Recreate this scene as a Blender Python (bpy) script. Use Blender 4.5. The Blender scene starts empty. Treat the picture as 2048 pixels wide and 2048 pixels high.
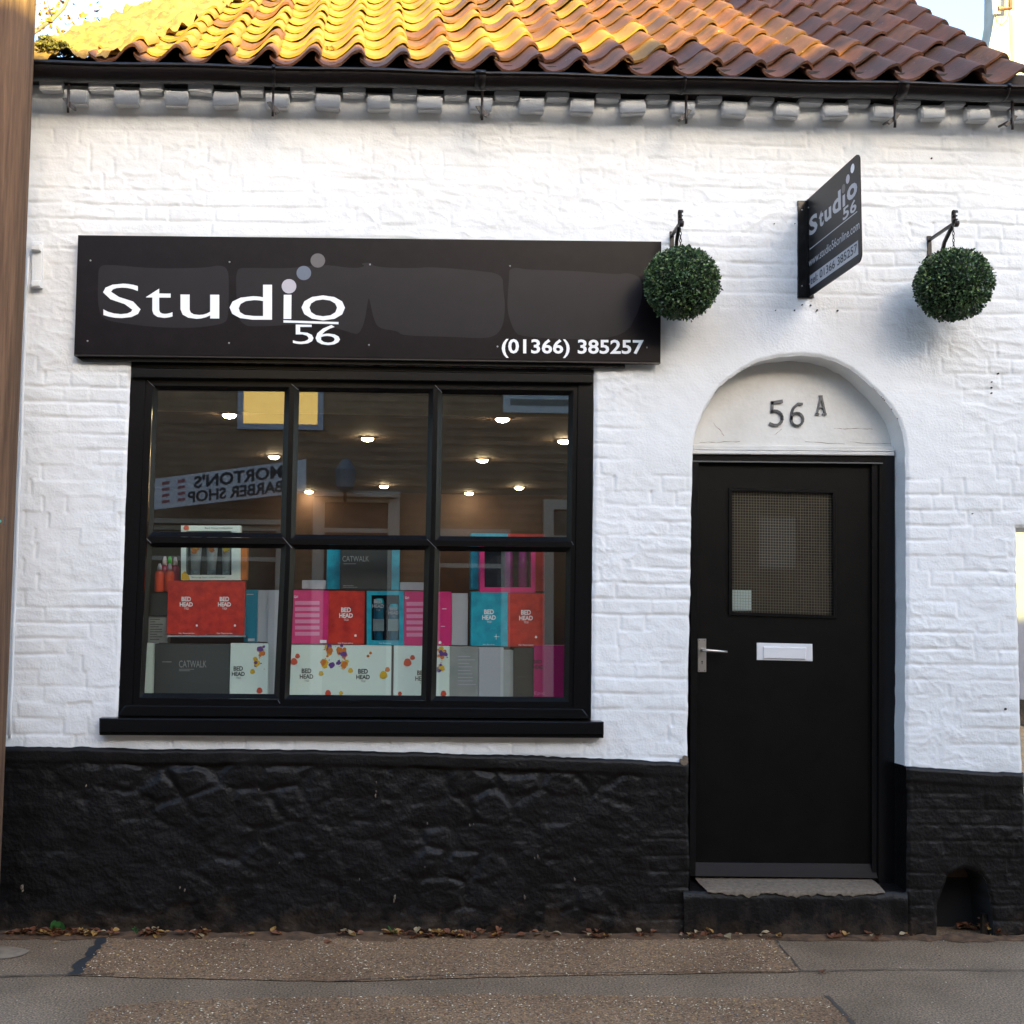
import bpy, math, random
import numpy as np
from mathutils import Vector, Matrix, noise as mnoise
random.seed(7); RNG = np.random.RandomState(7)
S = bpy.context.scene
COL = S.collection

# ------------------------------------------------------------------ camera
F = 2400.0                       # focal length in photograph pixels (2048 wide)
C0 = (795.0, 1024.0)             # principal point (the photo is a crop)
CAM = Vector((0.0, -5.76, 1.52))
zc = Vector((355.0, 29624.0, -F)).normalized()
bn = (75.0*355.0 - F*F) / 29624.0
yc = Vector((-75.0, bn, -F)).normalized()
xc = yc.cross(zc).normalized()
W2C = Matrix((xc, yc, zc)).transposed()      # columns = world axes in camera coords
C2W = W2C.transposed()
cam_d = bpy.data.cameras.new('camera'); cam = bpy.data.objects.new('camera', cam_d); COL.objects.link(cam)
cam_d.sensor_width = 36.0; cam_d.lens = 36.0*F/2048.0
cam_d.shift_x = (1024.0-C0[0])/2048.0; cam_d.shift_y = 0.0
cam_d.clip_start = 0.05; cam_d.clip_end = 600
cam.matrix_world = Matrix.Translation(CAM) @ C2W.to_4x4()
S.camera = cam

# ------------------------------------------------------------------ sky, sun, exposure
SUN_EL, SUN_AZ = math.radians(15.0), math.radians(22.0)   # azimuth measured from -Y towards +X
sund = Vector((math.sin(SUN_AZ)*math.cos(SUN_EL), -math.cos(SUN_AZ)*math.cos(SUN_EL), math.sin(SUN_EL)))
w = bpy.data.worlds.new('World'); S.world = w; w.use_nodes = True
nt = w.node_tree; bg = nt.nodes['Background']
sky = nt.nodes.new('ShaderNodeTexSky'); sky.sky_type = 'NISHITA'; sky.sun_disc = False
sky.sun_elevation = SUN_EL; sky.sun_rotation = math.atan2(sund.x, sund.y)
sky.air_density = 1.0; sky.dust_density = 2.4; sky.ozone_density = 1.5
nt.links.new(sky.outputs[0], bg.inputs[0]); bg.inputs[1].default_value = 0.15
sl = bpy.data.lights.new('sun', 'SUN'); so = bpy.data.objects.new('sun', sl); COL.objects.link(so)
sl.energy = 5.0; sl.angle = math.radians(0.5); sl.color = (1.0, 0.84, 0.24)
so.rotation_euler = sund.to_track_quat('Z', 'Y').to_euler(); so.location = (0, -20, 12)
S.view_settings.view_transform = 'Standard'; S.view_settings.look = 'None'
S.view_settings.exposure = 2.45; S.view_settings.gamma = 1.0; S.view_settings.use_curve_mapping = False

# ------------------------------------------------------------------ helpers
def ray(px, py):
    return C2W @ Vector((px-C0[0], -(py-C0[1]), -F))
def P(px, py, y=0.0):                                     # point of the photograph on the plane y
    d = ray(px, py); t = (y-CAM.y)/d.y
    return CAM + d*t
def G(px, py, z=0.0):                                     # ... on the ground
    d = ray(px, py); t = (z-CAM.z)/d.z
    return CAM + d*t

WORLD = {}
def woff(o):
    return WORLD.get(o.name, Vector((0,0,0))) if o else Vector((0,0,0))
def empty(name, loc, label, cat, group=None):
    o = bpy.data.objects.new(name, None); COL.objects.link(o); o.location = loc
    o.empty_display_size = 0.1
    WORLD[o.name] = Vector(loc)
    tag(o, label, cat, group); return o
def tag(o, label=None, cat=None, group=None, kind=None):
    if label: o['label'] = label
    if cat: o['category'] = cat
    if group: o['group'] = group
    if kind: o['kind'] = kind
    return o
def link(name, me, parent=None, loc=None):
    """loc None: vertices are in world coordinates; else an offset from the parent"""
    o = bpy.data.objects.new(name, me); COL.objects.link(o)
    if parent:
        o.parent = parent
        if loc is None: o.location = -woff(parent); WORLD[o.name] = Vector((0,0,0))
        else: o.location = loc; WORLD[o.name] = woff(parent)+Vector(loc)
    else:
        o.location = loc or (0,0,0); WORLD[o.name] = Vector(loc or (0,0,0))
    return o

class MB:
    def __init__(s): s.v=[]; s.f=[]; s.m=[]
    def add(s, vs, fs, mi=0):
        n=len(s.v); s.v += [tuple(v) for v in vs]; s.f += [tuple(i+n for i in f) for f in fs]; s.m += [mi]*len(fs); return s
    def hexa(s, p, mi=0):                                  # p: 4 front + 4 back points, same order
        return s.add(p, [(0,1,2,3),(7,6,5,4),(0,4,5,1),(1,5,6,2),(2,6,7,3),(3,7,4,0)], mi)
    def box(s, a, b, mi=0):
        x0,y0,z0=a; x1,y1,z1=b
        return s.hexa([(x0,y0,z0),(x1,y0,z0),(x1,y0,z1),(x0,y0,z1),(x0,y1,z0),(x1,y1,z0),(x1,y1,z1),(x0,y1,z1)], mi)
    def qbox(s, q, y0, y1, mi=0, inset=0.0):               # q: TL,TR,BR,BL pixels of the face at depth y0, extruded back to y1
        p=[P(a,b,y0) for a,b in (q[3],q[2],q[1],q[0])]
        if inset:
            c=sum(p,Vector())/4
            f=[Vector((v.x+(inset if v.x<c.x else -inset), y0, v.z+(inset if v.z<c.z else -inset))) for v in p]
            mid=[Vector((v.x,y0+inset,v.z)) for v in p]
            s.hexa([*f,*mid],mi); return s.hexa([*mid,*[Vector((v.x,y1,v.z)) for v in p]],mi)
        return s.hexa([*p,*[Vector((v.x,y1,v.z)) for v in p]], mi)
    def rect(s, x0,y0,x1,y1, d0,d1, mi=0, inset=0.0):
        return s.qbox([(x0,y0),(x1,y0),(x1,y1),(x0,y1)], d0,d1,mi,inset)
    def prism(s, pts, vec, mi=0):                          # pts polygon (world), extruded by vec
        n=len(pts); v=[Vector(p) for p in pts]; v2=[p+Vector(vec) for p in v]
        return s.add(v+v2, [tuple(range(n)), tuple(range(2*n-1,n-1,-1))]+[(i,i+n,(i+1)%n+n,(i+1)%n) for i in range(n)], mi)
    def tube(s, pts, r, n=8, mi=0, cap=True):
        pts=[Vector(p) for p in pts]; rs = r if isinstance(r,(list,tuple)) else [r]*len(pts)
        vs=[]; up=Vector((0.13,0.29,0.95)).normalized()
        for i,p in enumerate(pts):
            d=(pts[min(i+1,len(pts)-1)]-pts[max(i-1,0)]).normalized()
            a=d.cross(up); 
            if a.length<.05: a=d.cross(Vector((1,0,0)))
            a.normalize(); b=d.cross(a)
            for k in range(n):
                t=2*math.pi*k/n; vs.append(p+(a*math.cos(t)+b*math.sin(t))*rs[i])
        fs=[(i*n+k, i*n+(k+1)%n, (i+1)*n+(k+1)%n, (i+1)*n+k) for i in range(len(pts)-1) for k in range(n)]
        if cap: fs += [tuple(range(n-1,-1,-1)), tuple((len(pts)-1)*n+k for k in range(n))]
        return s.add(vs, fs, mi)
    def lathe(s, prof, c, ax='z', n=20, mi=0):             # prof: (r, h) pairs
        vs=[]; c=Vector(c)
        for r,h in prof:
            for k in range(n):
                t=2*math.pi*k/n; a,b=r*math.cos(t), r*math.sin(t)
                vs.append(c+Vector({'z':(a,b,h),'y':(a,h,b),'x':(h,a,b)}[ax]))
        fs=[(i*n+k, i*n+(k+1)%n, (i+1)*n+(k+1)%n, (i+1)*n+k) for i in range(len(prof)-1) for k in range(n)]
        fs += [tuple(range(n-1,-1,-1)), tuple((len(prof)-1)*n+k for k in range(n))]
        return s.add(vs, fs, mi)
    def mesh(s, name, mats, smooth=False):
        me=bpy.data.meshes.new(name); me.from_pydata(s.v,[],s.f)
        for m in (mats if isinstance(mats,(list,tuple)) else [mats]): me.materials.append(m)
        if len(set(s.m))>1 or (s.m and s.m[0]): me.polygons.foreach_set('material_index', s.m)
        if smooth: me.polygons.foreach_set('use_smooth',[True]*len(me.polygons))
        me.update()
        import bmesh
        bm=bmesh.new(); bm.from_mesh(me); bmesh.ops.recalc_face_normals(bm, faces=bm.faces); bm.to_mesh(me); bm.free()
        return me
    def build(s, name, mats, parent=None, smooth=False, loc=None):
        return link(name, s.mesh(name,mats,smooth), parent, loc)

def build_letters(mb,name,mats,parent):
    par=list(range(len(mb.v)))
    def fd(a):
        while par[a]!=a: par[a]=par[par[a]]; a=par[a]
        return a
    for f in mb.f:
        for k in f[1:]: par[fd(k)]=fd(f[0])
    gr={}
    for f,m in zip(mb.f,mb.m): gr.setdefault(fd(f[0]),[]).append((f,m))
    for fs in gr.values():
        ids=sorted({i for f,_ in fs for i in f}); mp={i:k for k,i in enumerate(ids)}; b=MB()
        b.add([mb.v[i] for i in ids],[tuple(mp[i] for i in f) for f,_ in fs]); b.build(name,mats,parent)
def autosmooth(o, ang=35):
    me=o.data
    me.polygons.foreach_set('use_smooth',[True]*len(me.polygons))
    me.set_sharp_from_angle(angle=math.radians(ang)); return o

# ---- numpy noise
_H = RNG.rand(512*512)
def vnoise(x, z, seed=0):
    xi=np.floor(x).astype(np.int64); zi=np.floor(z).astype(np.int64); fx=x-xi; fz=z-zi
    fx=fx*fx*fx*(fx*(fx*6-15)+10); fz=fz*fz*fz*(fz*(fz*6-15)+10)
    def h(a,b): return _H[((a*374761393+b*668265263+seed*97561+((a*b)&1023)*31)&0x7fffffff)%(512*512)]
    return (h(xi,zi)*(1-fx)+h(xi+1,zi)*fx)*(1-fz)+(h(xi,zi+1)*(1-fx)+h(xi+1,zi+1)*fx)*fz*1.0-0.5
def fbm(x,z,o=4,seed=0):
    r=0; a=1.0
    for i in range(o): r=r+a*vnoise(x*2**i+17.3*i, z*2**i+9.1*i, seed+i); a*=.5
    return r
def hsh(a,b,seed=0):
    a=np.asarray(a,dtype=np.int64); b=np.asarray(b,dtype=np.int64)
    return _H[((a*73856093) ^ (b*19349663) ^ (seed*83492791)) % (512*512)]
def sstep(a,b,x):
    t=np.clip((x-a)/(b-a),0,1); return t*t*(3-2*t)
def sdf_poly(x,z,poly):
    poly=np.asarray(poly); m=(x>poly[:,0].min()-.05)&(x<poly[:,0].max()+.05)&(z>poly[:,1].min()-.05)&(z<poly[:,1].max()+.05)
    D=np.full(x.shape,9.); NX=np.array(x,dtype=float); NZ=np.array(z,dtype=float)
    if m.any():
        near=m.copy(); d,a,b=sdf_core(x[m],z[m],poly); D[m]=d; NX[m]=a; NZ[m]=b
    return D,NX,NZ
def sdf_core(x,z,poly):                                    # signed: positive outside
    poly=np.asarray(poly); n=len(poly); d=np.full(x.shape,1e9); ins=np.zeros(x.shape,bool); nx=np.zeros_like(x); nz=np.zeros_like(z)
    for i in range(n):
        ax,az=poly[i]; bx,bz=poly[(i+1)%n]; ex,ez=bx-ax,bz-az
        t=np.clip(((x-ax)*ex+(z-az)*ez)/(ex*ex+ez*ez+1e-12),0,1); cx,cz=ax+t*ex,az+t*ez
        dd=np.hypot(x-cx,z-cz); m=dd<d; d=np.where(m,dd,d); nx=np.where(m,cx,nx); nz=np.where(m,cz,nz)
        c=((az>z)!=(bz>z)) & (x < (bx-ax)*(z-az)/((bz-az) if bz!=az else 1e-12)+ax); ins ^= c
    return np.where(ins,-d,d), nx, nz

# ------------------------------------------------------------------ materials
def nodes(name):
    m=bpy.data.materials.new(name); m.use_nodes=True; t=m.node_tree; return m,t,t.nodes['Principled BSDF']
def mat(name, col, rough=.5, metal=0.0, var=0.0, vs=4.0, col2=None, bump=0.0, bs=60.0, spec=.5, rvar=0.0, coat=0.0, objrand=0.0, detail=6, stretch=None):
    m,t,b=nodes(name); L=t.links.new
    b.inputs['Roughness'].default_value=rough; b.inputs['Metallic'].default_value=metal
    b.inputs['Specular IOR Level'].default_value=spec; b.inputs['Coat Weight'].default_value=coat
    b.inputs['Base Color'].default_value=(*col,1)
    tc=t.nodes.new('ShaderNodeTexCoord'); src=tc.outputs['Object']
    if stretch:
        mp=t.nodes.new('ShaderNodeMapping'); mp.inputs['Scale'].default_value=stretch; L(src,mp.inputs['Vector']); src=mp.outputs[0]
    out=None
    if var or col2:
        n=t.nodes.new('ShaderNodeTexNoise'); n.inputs['Scale'].default_value=vs; n.inputs['Detail'].default_value=detail; n.inputs['Roughness'].default_value=.62
        L(src,n.inputs['Vector'])
        r=t.nodes.new('ShaderNodeValToRGB'); L(n.outputs['Fac'],r.inputs['Fac'])
        c2=col2 or tuple(c*(1-var) for c in col); c1=col if col2 else tuple(min(1,c*(1+var)) for c in col)
        r.color_ramp.elements[0].position=.35; r.color_ramp.elements[1].position=.65
        r.color_ramp.elements[0].color=(*c2,1); r.color_ramp.elements[1].color=(*c1,1); out=r.outputs[0]
        if rvar:
            mr=t.nodes.new('ShaderNodeMapRange'); mr.inputs['To Min'].default_value=rough-rvar; mr.inputs['To Max'].default_value=rough+rvar
            L(n.outputs['Fac'],mr.inputs['Value']); L(mr.outputs[0],b.inputs['Roughness'])
    if objrand:
        oi=t.nodes.new('ShaderNodeObjectInfo'); hs=t.nodes.new('ShaderNodeHueSaturation'); mr=t.nodes.new('ShaderNodeMapRange')
        mr.inputs['To Min'].default_value=1-objrand; mr.inputs['To Max'].default_value=1+objrand
        L(oi.outputs['Random'],mr.inputs['Value']); L(mr.outputs[0],hs.inputs['Value'])
        if out: L(out,hs.inputs['Color'])
        else: hs.inputs['Color'].default_value=(*col,1)
        out=hs.outputs[0]
    if out: L(out,b.inputs['Base Color'])
    if bump:
        n2=t.nodes.new('ShaderNodeTexNoise'); n2.inputs['Scale'].default_value=bs; n2.inputs['Detail'].default_value=5; L(src,n2.inputs['Vector'])
        bp=t.nodes.new('ShaderNodeBump'); bp.inputs['Strength'].default_value=min(1,bump); bp.inputs['Distance'].default_value=.004
        L(n2.outputs['Fac'],bp.inputs['Height']); L(bp.outputs[0],b.inputs['Normal'])
    return m
def emis(name,col,st):
    m,t,b=nodes(name); b.inputs['Base Color'].default_value=(*col,1); b.inputs['Emission Color'].default_value=(*col,1); b.inputs['Emission Strength'].default_value=st; return m

M={}
M['dark_fascia']=None
M['white']=mat('white_masonry_paint',(.80,.81,.82),.55,var=.0,col2=(.735,.74,.74),vs=2.1,bump=.5,bs=90,detail=8)
def mud(m):
    t=m.node_tree; L=t.links.new; N=t.nodes.new; b=t.nodes['Principled BSDF']; src=b.inputs['Base Color'].links[0].from_socket
    tc=N('ShaderNodeTexCoord'); sp=N('ShaderNodeSeparateXYZ'); L(tc.outputs['Object'],sp.inputs[0])
    n=N('ShaderNodeTexNoise'); n.inputs['Scale'].default_value=9; n.inputs['Detail'].default_value=8; n.inputs['Roughness'].default_value=.7; L(tc.outputs['Object'],n.inputs['Vector'])
    mr=N('ShaderNodeMapRange'); mr.inputs['From Min'].default_value=0; mr.inputs['From Max'].default_value=.22; mr.inputs['To Min'].default_value=.30; mr.inputs['To Max'].default_value=-.06; L(sp.outputs['Z'],mr.inputs['Value'])
    ad=N('ShaderNodeMath'); ad.operation='ADD'; L(n.outputs[0],ad.inputs[0]); L(mr.outputs[0],ad.inputs[1])
    r=N('ShaderNodeValToRGB'); r.color_ramp.elements[0].position=.60; r.color_ramp.elements[1].position=.88; r.color_ramp.elements[1].color=(.8,.8,.8,1); L(ad.outputs[0],r.inputs[0])
    mx=N('ShaderNodeMix'); mx.data_type='RGBA'; L(r.outputs[0],mx.inputs['Factor']); L(src,mx.inputs['A']); mx.inputs['B'].default_value=(.055,.038,.026,1); L(mx.outputs['Result'],b.inputs['Base Color'])
M['white_old']=mat('old_white_render',(.70,.69,.66),.6,col2=(.60,.585,.55),vs=5,bump=.4,bs=50)
M['black_ma']=mat('black_masonry_paint',(.0062,.0054,.0058),.44,col2=(.0032,.0028,.0028),vs=6,bump=.9,bs=70,rvar=.1,spec=.25)
mud(M['black_ma'])
M['black_gl']=mat('black_gloss_paint',(.004,.0038,.0045),.25,col2=(.003,.003,.0034),vs=20,bump=.12,bs=90,spec=.3)
M['black_door']=mat('black_door_paint',(.0042,.0036,.0030),.4,col2=(.0022,.002,.002),vs=9,bump=.2,bs=140,spec=.14)
M['black_upvc']=mat('black_foiled_frame',(.0034,.0032,.0038),.25,bump=.1,bs=200,spec=.25)
M['sign']=mat('charcoal_sign_face',(.0105,.0078,.0092),.33,col2=(.0075,.0055,.0066),vs=14,spec=.12)
M['ghost']=mat('greyer_sign_patch',(.0225,.0195,.0220),.33,col2=(.020,.0175,.0195),vs=10,spec=.14)
M['sign_edge']=mat('sign_tray_edge',(.03,.025,.025),.3,spec=.5)
M['vinyl']=mat('white_vinyl',(.85,.86,.88),.4)
M['vinyl_grey']=mat('pale_lilac_grey_vinyl',(.46,.43,.48),.4)
M['vinyl_blue']=mat('blue_grey_vinyl',(.105,.13,.18),.4)
M['vinyl_dark']=mat('dark_grey_vinyl',(.095,.085,.09),.4)
M['blade']=mat('dark_grey_blade',(.013,.013,.015),.35,spec=.15)
M['silver_vinyl']=mat('silver_vinyl',(.42,.43,.47),.35)
M['screw']=mat('screw_steel',(.45,.44,.42),.35,metal=.9)
M['chrome']=mat('satin_steel',(.62,.58,.54),.28,metal=.85)
M['alu']=mat('white_aluminium',(.75,.75,.77),.3,metal=.15)
M['iron']=mat('wrought_iron',(.009,.006,.006),.45,col2=(.018,.009,.007),vs=30,bump=.4,bs=120)
M['gutter']=mat('black_cast_gutter',(.0045,.003,.0035),.34,col2=(.008,.0048,.005),vs=7,bump=.5,bs=40,rvar=.1,spec=.3)
M['wood']=mat('weathered_pole_wood',(.175,.098,.054),.85,col2=(.085,.045,.025),vs=5,bump=1.0,bs=22,stretch=(9,9,.45))
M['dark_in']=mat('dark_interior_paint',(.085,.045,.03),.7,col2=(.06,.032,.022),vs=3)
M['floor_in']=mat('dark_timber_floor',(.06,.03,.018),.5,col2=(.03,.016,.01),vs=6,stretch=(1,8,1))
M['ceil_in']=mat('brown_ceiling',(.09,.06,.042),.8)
M['strip_in']=mat('olive_strip_paint',(.42,.36,.24),.8,col2=(.32,.27,.18),vs=8)
M['mitre0']=mat('worn_bead_edge',(.10,.10,.10),.4)
M['dark_fascia']=mat('dark_eaves_timber',(.02,.013,.011),.8,var=.3,vs=9)
M['stone_step']=mat('worn_step_stone',(.20,.155,.11),.9,col2=(.12,.09,.065),vs=55,bump=.8,bs=60)
M['leaf_a']=mat('brown_dead_leaf',(.20,.070,.025),.6,col2=(.11,.035,.014),vs=40)
M['leaf_b']=mat('ochre_dead_leaf',(.42,.24,.06),.6,col2=(.26,.12,.03),vs=40)
M['leaf_c']=mat('pale_dead_leaf',(.33,.24,.13),.6)
M['weed']=mat('weed_green',(.05,.19,.045),.5,col2=(.03,.12,.03),vs=30)
M['moss']=mat('moss',(.10,.09,.02),.9,col2=(.035,.03,.012),vs=25,bump=1,bs=80)
M['ball_d']=mat('box_leaf_dark',(.030,.066,.028),.36); M['ball_m']=mat('box_leaf_mid',(.066,.130,.044),.38); M['ball_l']=mat('box_leaf_light',(.165,.250,.085),.38)
M['ball_b']=mat('box_leaf_brownish',(.060,.072,.030),.4)
M['mortar']=mat('lime_mortar',(.35,.24,.11),.9,col2=(.13,.09,.045),vs=9,bump=1,bs=40)
M['brick_opp']=mat('opposite_brown_brick',(.27,.16,.09),.85,col2=(.17,.10,.055),vs=2.6,bump=.6,bs=20)
M['lantern']=mat('grey_lantern_metal',(.16,.16,.17),.5)
M['cream']=mat('cream_joinery',(.42,.34,.27),.5)
M['grey_wall']=mat('grey_white_wall',(.15,.165,.21),.7,col2=(.12,.13,.165),vs=2,bump=.4,bs=30)

def tile_mat(sun_lich=False):
    m,t,b=nodes('sunlit_lichen_pantile' if sun_lich else 'terracotta_pantile'); L=t.links.new; N=t.nodes.new
    oi=N('ShaderNodeObjectInfo'); tc=N('ShaderNodeTexCoord')
    add=N('ShaderNodeVectorMath'); add.operation='MULTIPLY_ADD'; add.inputs[1].default_value=(1,1,1)
    sc=N('ShaderNodeVectorMath'); sc.operation='SCALE'; sc.inputs['Scale'].default_value=37.0
    cb=N('ShaderNodeCombineXYZ'); L(oi.outputs['Random'],cb.inputs[0]); L(oi.outputs['Random'],cb.inputs[1]); L(cb.outputs[0],sc.inputs[0])
    L(tc.outputs['Object'],add.inputs[0]); L(sc.outputs[0],add.inputs[2])
    def noise(s,d=6,r=.6):
        n=N('ShaderNodeTexNoise'); n.inputs['Scale'].default_value=s; n.inputs['Detail'].default_value=d; n.inputs['Roughness'].default_value=r; L(add.outputs[0],n.inputs['Vector']); return n
    ramp0=N('ShaderNodeValToRGB'); cr=ramp0.color_ramp
    for p,c in ((0.0,(.110,.038,.018)),(.25,(.175,.060,.024)),(.5,(.205,.080,.030)),(.7,(.125,.045,.023)),(.86,(.080,.035,.025)),(1.0,(.23,.072,.024))):
        if p in (0.0,1.0): e=cr.elements[0 if p==0 else -1]
        else: e=cr.elements.new(p)
        e.color=((c[0]*.6+.155,c[1]*.5+.105,c[2]*.5+.013,1) if sun_lich else (*c,1))  # yellow of the sunlight put into the colour, together with lichen
    L(oi.outputs['Random'],ramp0.inputs[0])
    n1=noise(9); mx=N('ShaderNodeMix'); mx.data_type='RGBA'; r1=N('ShaderNodeValToRGB'); r1.color_ramp.elements[0].position=.56 if sun_lich else .42; r1.color_ramp.elements[1].position=.80 if sun_lich else .68
    L(n1.outputs[0],r1.inputs[0]); L(r1.outputs[0],mx.inputs['Factor']); L(ramp0.outputs[0],mx.inputs['A']); mx.inputs['B'].default_value=(.07,.036,.020,1)
    n2=noise(14,8,.7); r2=N('ShaderNodeValToRGB'); r2.color_ramp.elements[0].position=.60; r2.color_ramp.elements[1].position=.74
    r2.color_ramp.elements[1].color=(.7,.7,.7,1)
    mx2=N('ShaderNodeMix'); mx2.data_type='RGBA'; L(n2.outputs[0],r2.inputs[0]); L(r2.outputs[0],mx2.inputs['Factor']); L(mx.outputs['Result'],mx2.inputs['A']); mx2.inputs['B'].default_value=(.19,.135,.05,1)
    v=N('ShaderNodeTexVoronoi'); v.inputs['Scale'].default_value=42; L(add.outputs[0],v.inputs['Vector'])
    n3=noise(6,3); ml=N('ShaderNodeMath'); ml.operation='MULTIPLY'
    r3=N('ShaderNodeValToRGB'); r3.color_ramp.elements[0].position=.0; r3.color_ramp.elements[1].position=.22; r3.color_ramp.elements[0].color=(1,1,1,1); r3.color_ramp.elements[1].color=(0,0,0,1)
    r4=N('ShaderNodeValToRGB'); r4.color_ramp.elements[0].position=.60; r4.color_ramp.elements[1].position=.66
    L(v.outputs['Distance'],r3.inputs[0]); L(n3.outputs[0],r4.inputs[0]); L(r3.outputs[0],ml.inputs[0]); L(r4.outputs[0],ml.inputs[1])
    mx3=N('ShaderNodeMix'); mx3.data_type='RGBA'; L(ml.outputs[0],mx3.inputs['Factor']); L(mx2.outputs['Result'],mx3.inputs['A']); mx3.inputs['B'].default_value=(.42,.41,.34,1)
    L(mx3.outputs['Result'],b.inputs['Base Color'])
    b.inputs['Roughness'].default_value=.62
    nb=noise(55,6); bp=N('ShaderNodeBump'); bp.inputs['Strength'].default_value=.6; bp.inputs['Distance'].default_value=.004; L(nb.outputs[0],bp.inputs['Height']); L(bp.outputs[0],b.inputs['Normal'])
    return m
M['tile']=tile_mat(); M['tile_sun']=tile_mat(True)

def tarmac(name, c1, c2, chips, chipcol, cs=150.0, thr=.30):
    m,t,b=nodes(name); L=t.links.new; N=t.nodes.new
    tc=N('ShaderNodeTexCoord')
    n=N('ShaderNodeTexNoise'); n.inputs['Scale'].default_value=2.2; n.inputs['Detail'].default_value=8; L(tc.outputs['Object'],n.inputs['Vector'])
    r=N('ShaderNodeValToRGB'); r.color_ramp.elements[0].position=.35; r.color_ramp.elements[1].position=.66; r.color_ramp.elements[0].color=(*c1,1); r.color_ramp.elements[1].color=(*c2,1); L(n.outputs[0],r.inputs[0])
    n2=N('ShaderNodeTexNoise'); n2.inputs['Scale'].default_value=120; n2.inputs['Detail'].default_value=4; L(tc.outputs['Object'],n2.inputs['Vector'])
    r2=N('ShaderNodeValToRGB'); r2.color_ramp.elements[0].position=.35; r2.color_ramp.elements[1].position=.7; r2.color_ramp.elements[0].color=(.35,.34,.33,1); r2.color_ramp.elements[1].color=(1.85,1.78,1.7,1); L(n2.outputs[0],r2.inputs[0])
    mu=N('ShaderNodeMix'); mu.data_type='RGBA'; mu.blend_type='MULTIPLY'; mu.inputs['Factor'].default_value=1; L(r.outputs[0],mu.inputs['A']); L(r2.outputs[0],mu.inputs['B'])
    v=N('ShaderNodeTexVoronoi'); v.inputs['Scale'].default_value=cs; v.inputs['Randomness'].default_value=1; L(tc.outputs['Object'],v.inputs['Vector'])
    wn=N('ShaderNodeTexWhiteNoise'); wn.noise_dimensions='3D'; L(v.outputs['Color'],wn.inputs['Vector'])
    rr=N('ShaderNodeValToRGB'); e=rr.color_ramp.elements; e[0].position=1-chips; e[1].position=1-chips+.01; e[0].color=(0,0,0,1); e[1].color=(1,1,1,1); L(wn.outputs['Value'],rr.inputs[0])
    r3=N('ShaderNodeValToRGB'); r3.color_ramp.elements[0].position=thr; r3.color_ramp.elements[1].position=thr+.12; r3.color_ramp.elements[0].color=(1,1,1,1); r3.color_ramp.elements[1].color=(0,0,0,1); L(v.outputs['Distance'],r3.inputs[0])
    ml=N('ShaderNodeMath'); ml.operation='MULTIPLY'; L(rr.outputs[0],ml.inputs[0]); L(r3.outputs[0],ml.inputs[1])
    cr=N('ShaderNodeValToRGB'); ee=cr.color_ramp.elements; ee[0].color=(*chipcol[0],1); ee[1].color=(*chipcol[-1],1)
    for i,c in enumerate(chipcol[1:-1]): x=ee.new((i+1)/(len(chipcol)-1)); x.color=(*c,1)
    sp=N('ShaderNodeSeparateColor'); L(wn.outputs['Color'],sp.inputs[0]); L(sp.outputs[1],cr.inputs[0])
    mx=N('ShaderNodeMix'); mx.data_type='RGBA'; L(ml.outputs[0],mx.inputs['Factor']); L(mu.outputs['Result'],mx.inputs['A']); L(cr.outputs[0],mx.inputs['B'])
    L(mx.outputs['Result'],b.inputs['Base Color']); b.inputs['Roughness'].default_value=.85
    bp=N('ShaderNodeBump'); bp.inputs['Strength'].default_value=.8; bp.inputs['Distance'].default_value=.003; L(n2.outputs[0],bp.inputs['Height']); L(bp.outputs[0],b.inputs['Normal'])
    return m
CHIP=[(.24,.12,.055),(.36,.26,.15),(.45,.38,.28),(.27,.12,.05),(.18,.14,.11)]
M['tarmac']=tarmac('smooth_tarmac',(.170,.114,.067),(.245,.168,.105),.10,[(.12,.10,.09),(.16,.14,.12)],200,.3)
M['tarmac_sp']=tarmac('chipped_tarmac',(.185,.103,.050),(.265,.158,.082),.34,CHIP,105,.28)
M['road']=tarmac('road_asphalt',(.045,.043,.042),(.06,.057,.055),.2,[(.1,.1,.1),(.15,.14,.13)],150,.3)
M['gravel']=tarmac('gravel_with_leaves',(.20,.12,.06),(.30,.19,.10),.5,[(.30,.2,.1),(.42,.27,.10),(.25,.11,.05),(.4,.36,.3)],28,.35)
M['crack']=mat('tar_seam',(.035,.035,.036),.6,bump=.5,bs=80)
M['seam']=mat('worn_joint',(.075,.055,.04),.8)
M['patch']=mat('pale_concrete_patch',(.34,.26,.18),.85,col2=(.25,.19,.13),vs=20)

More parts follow.
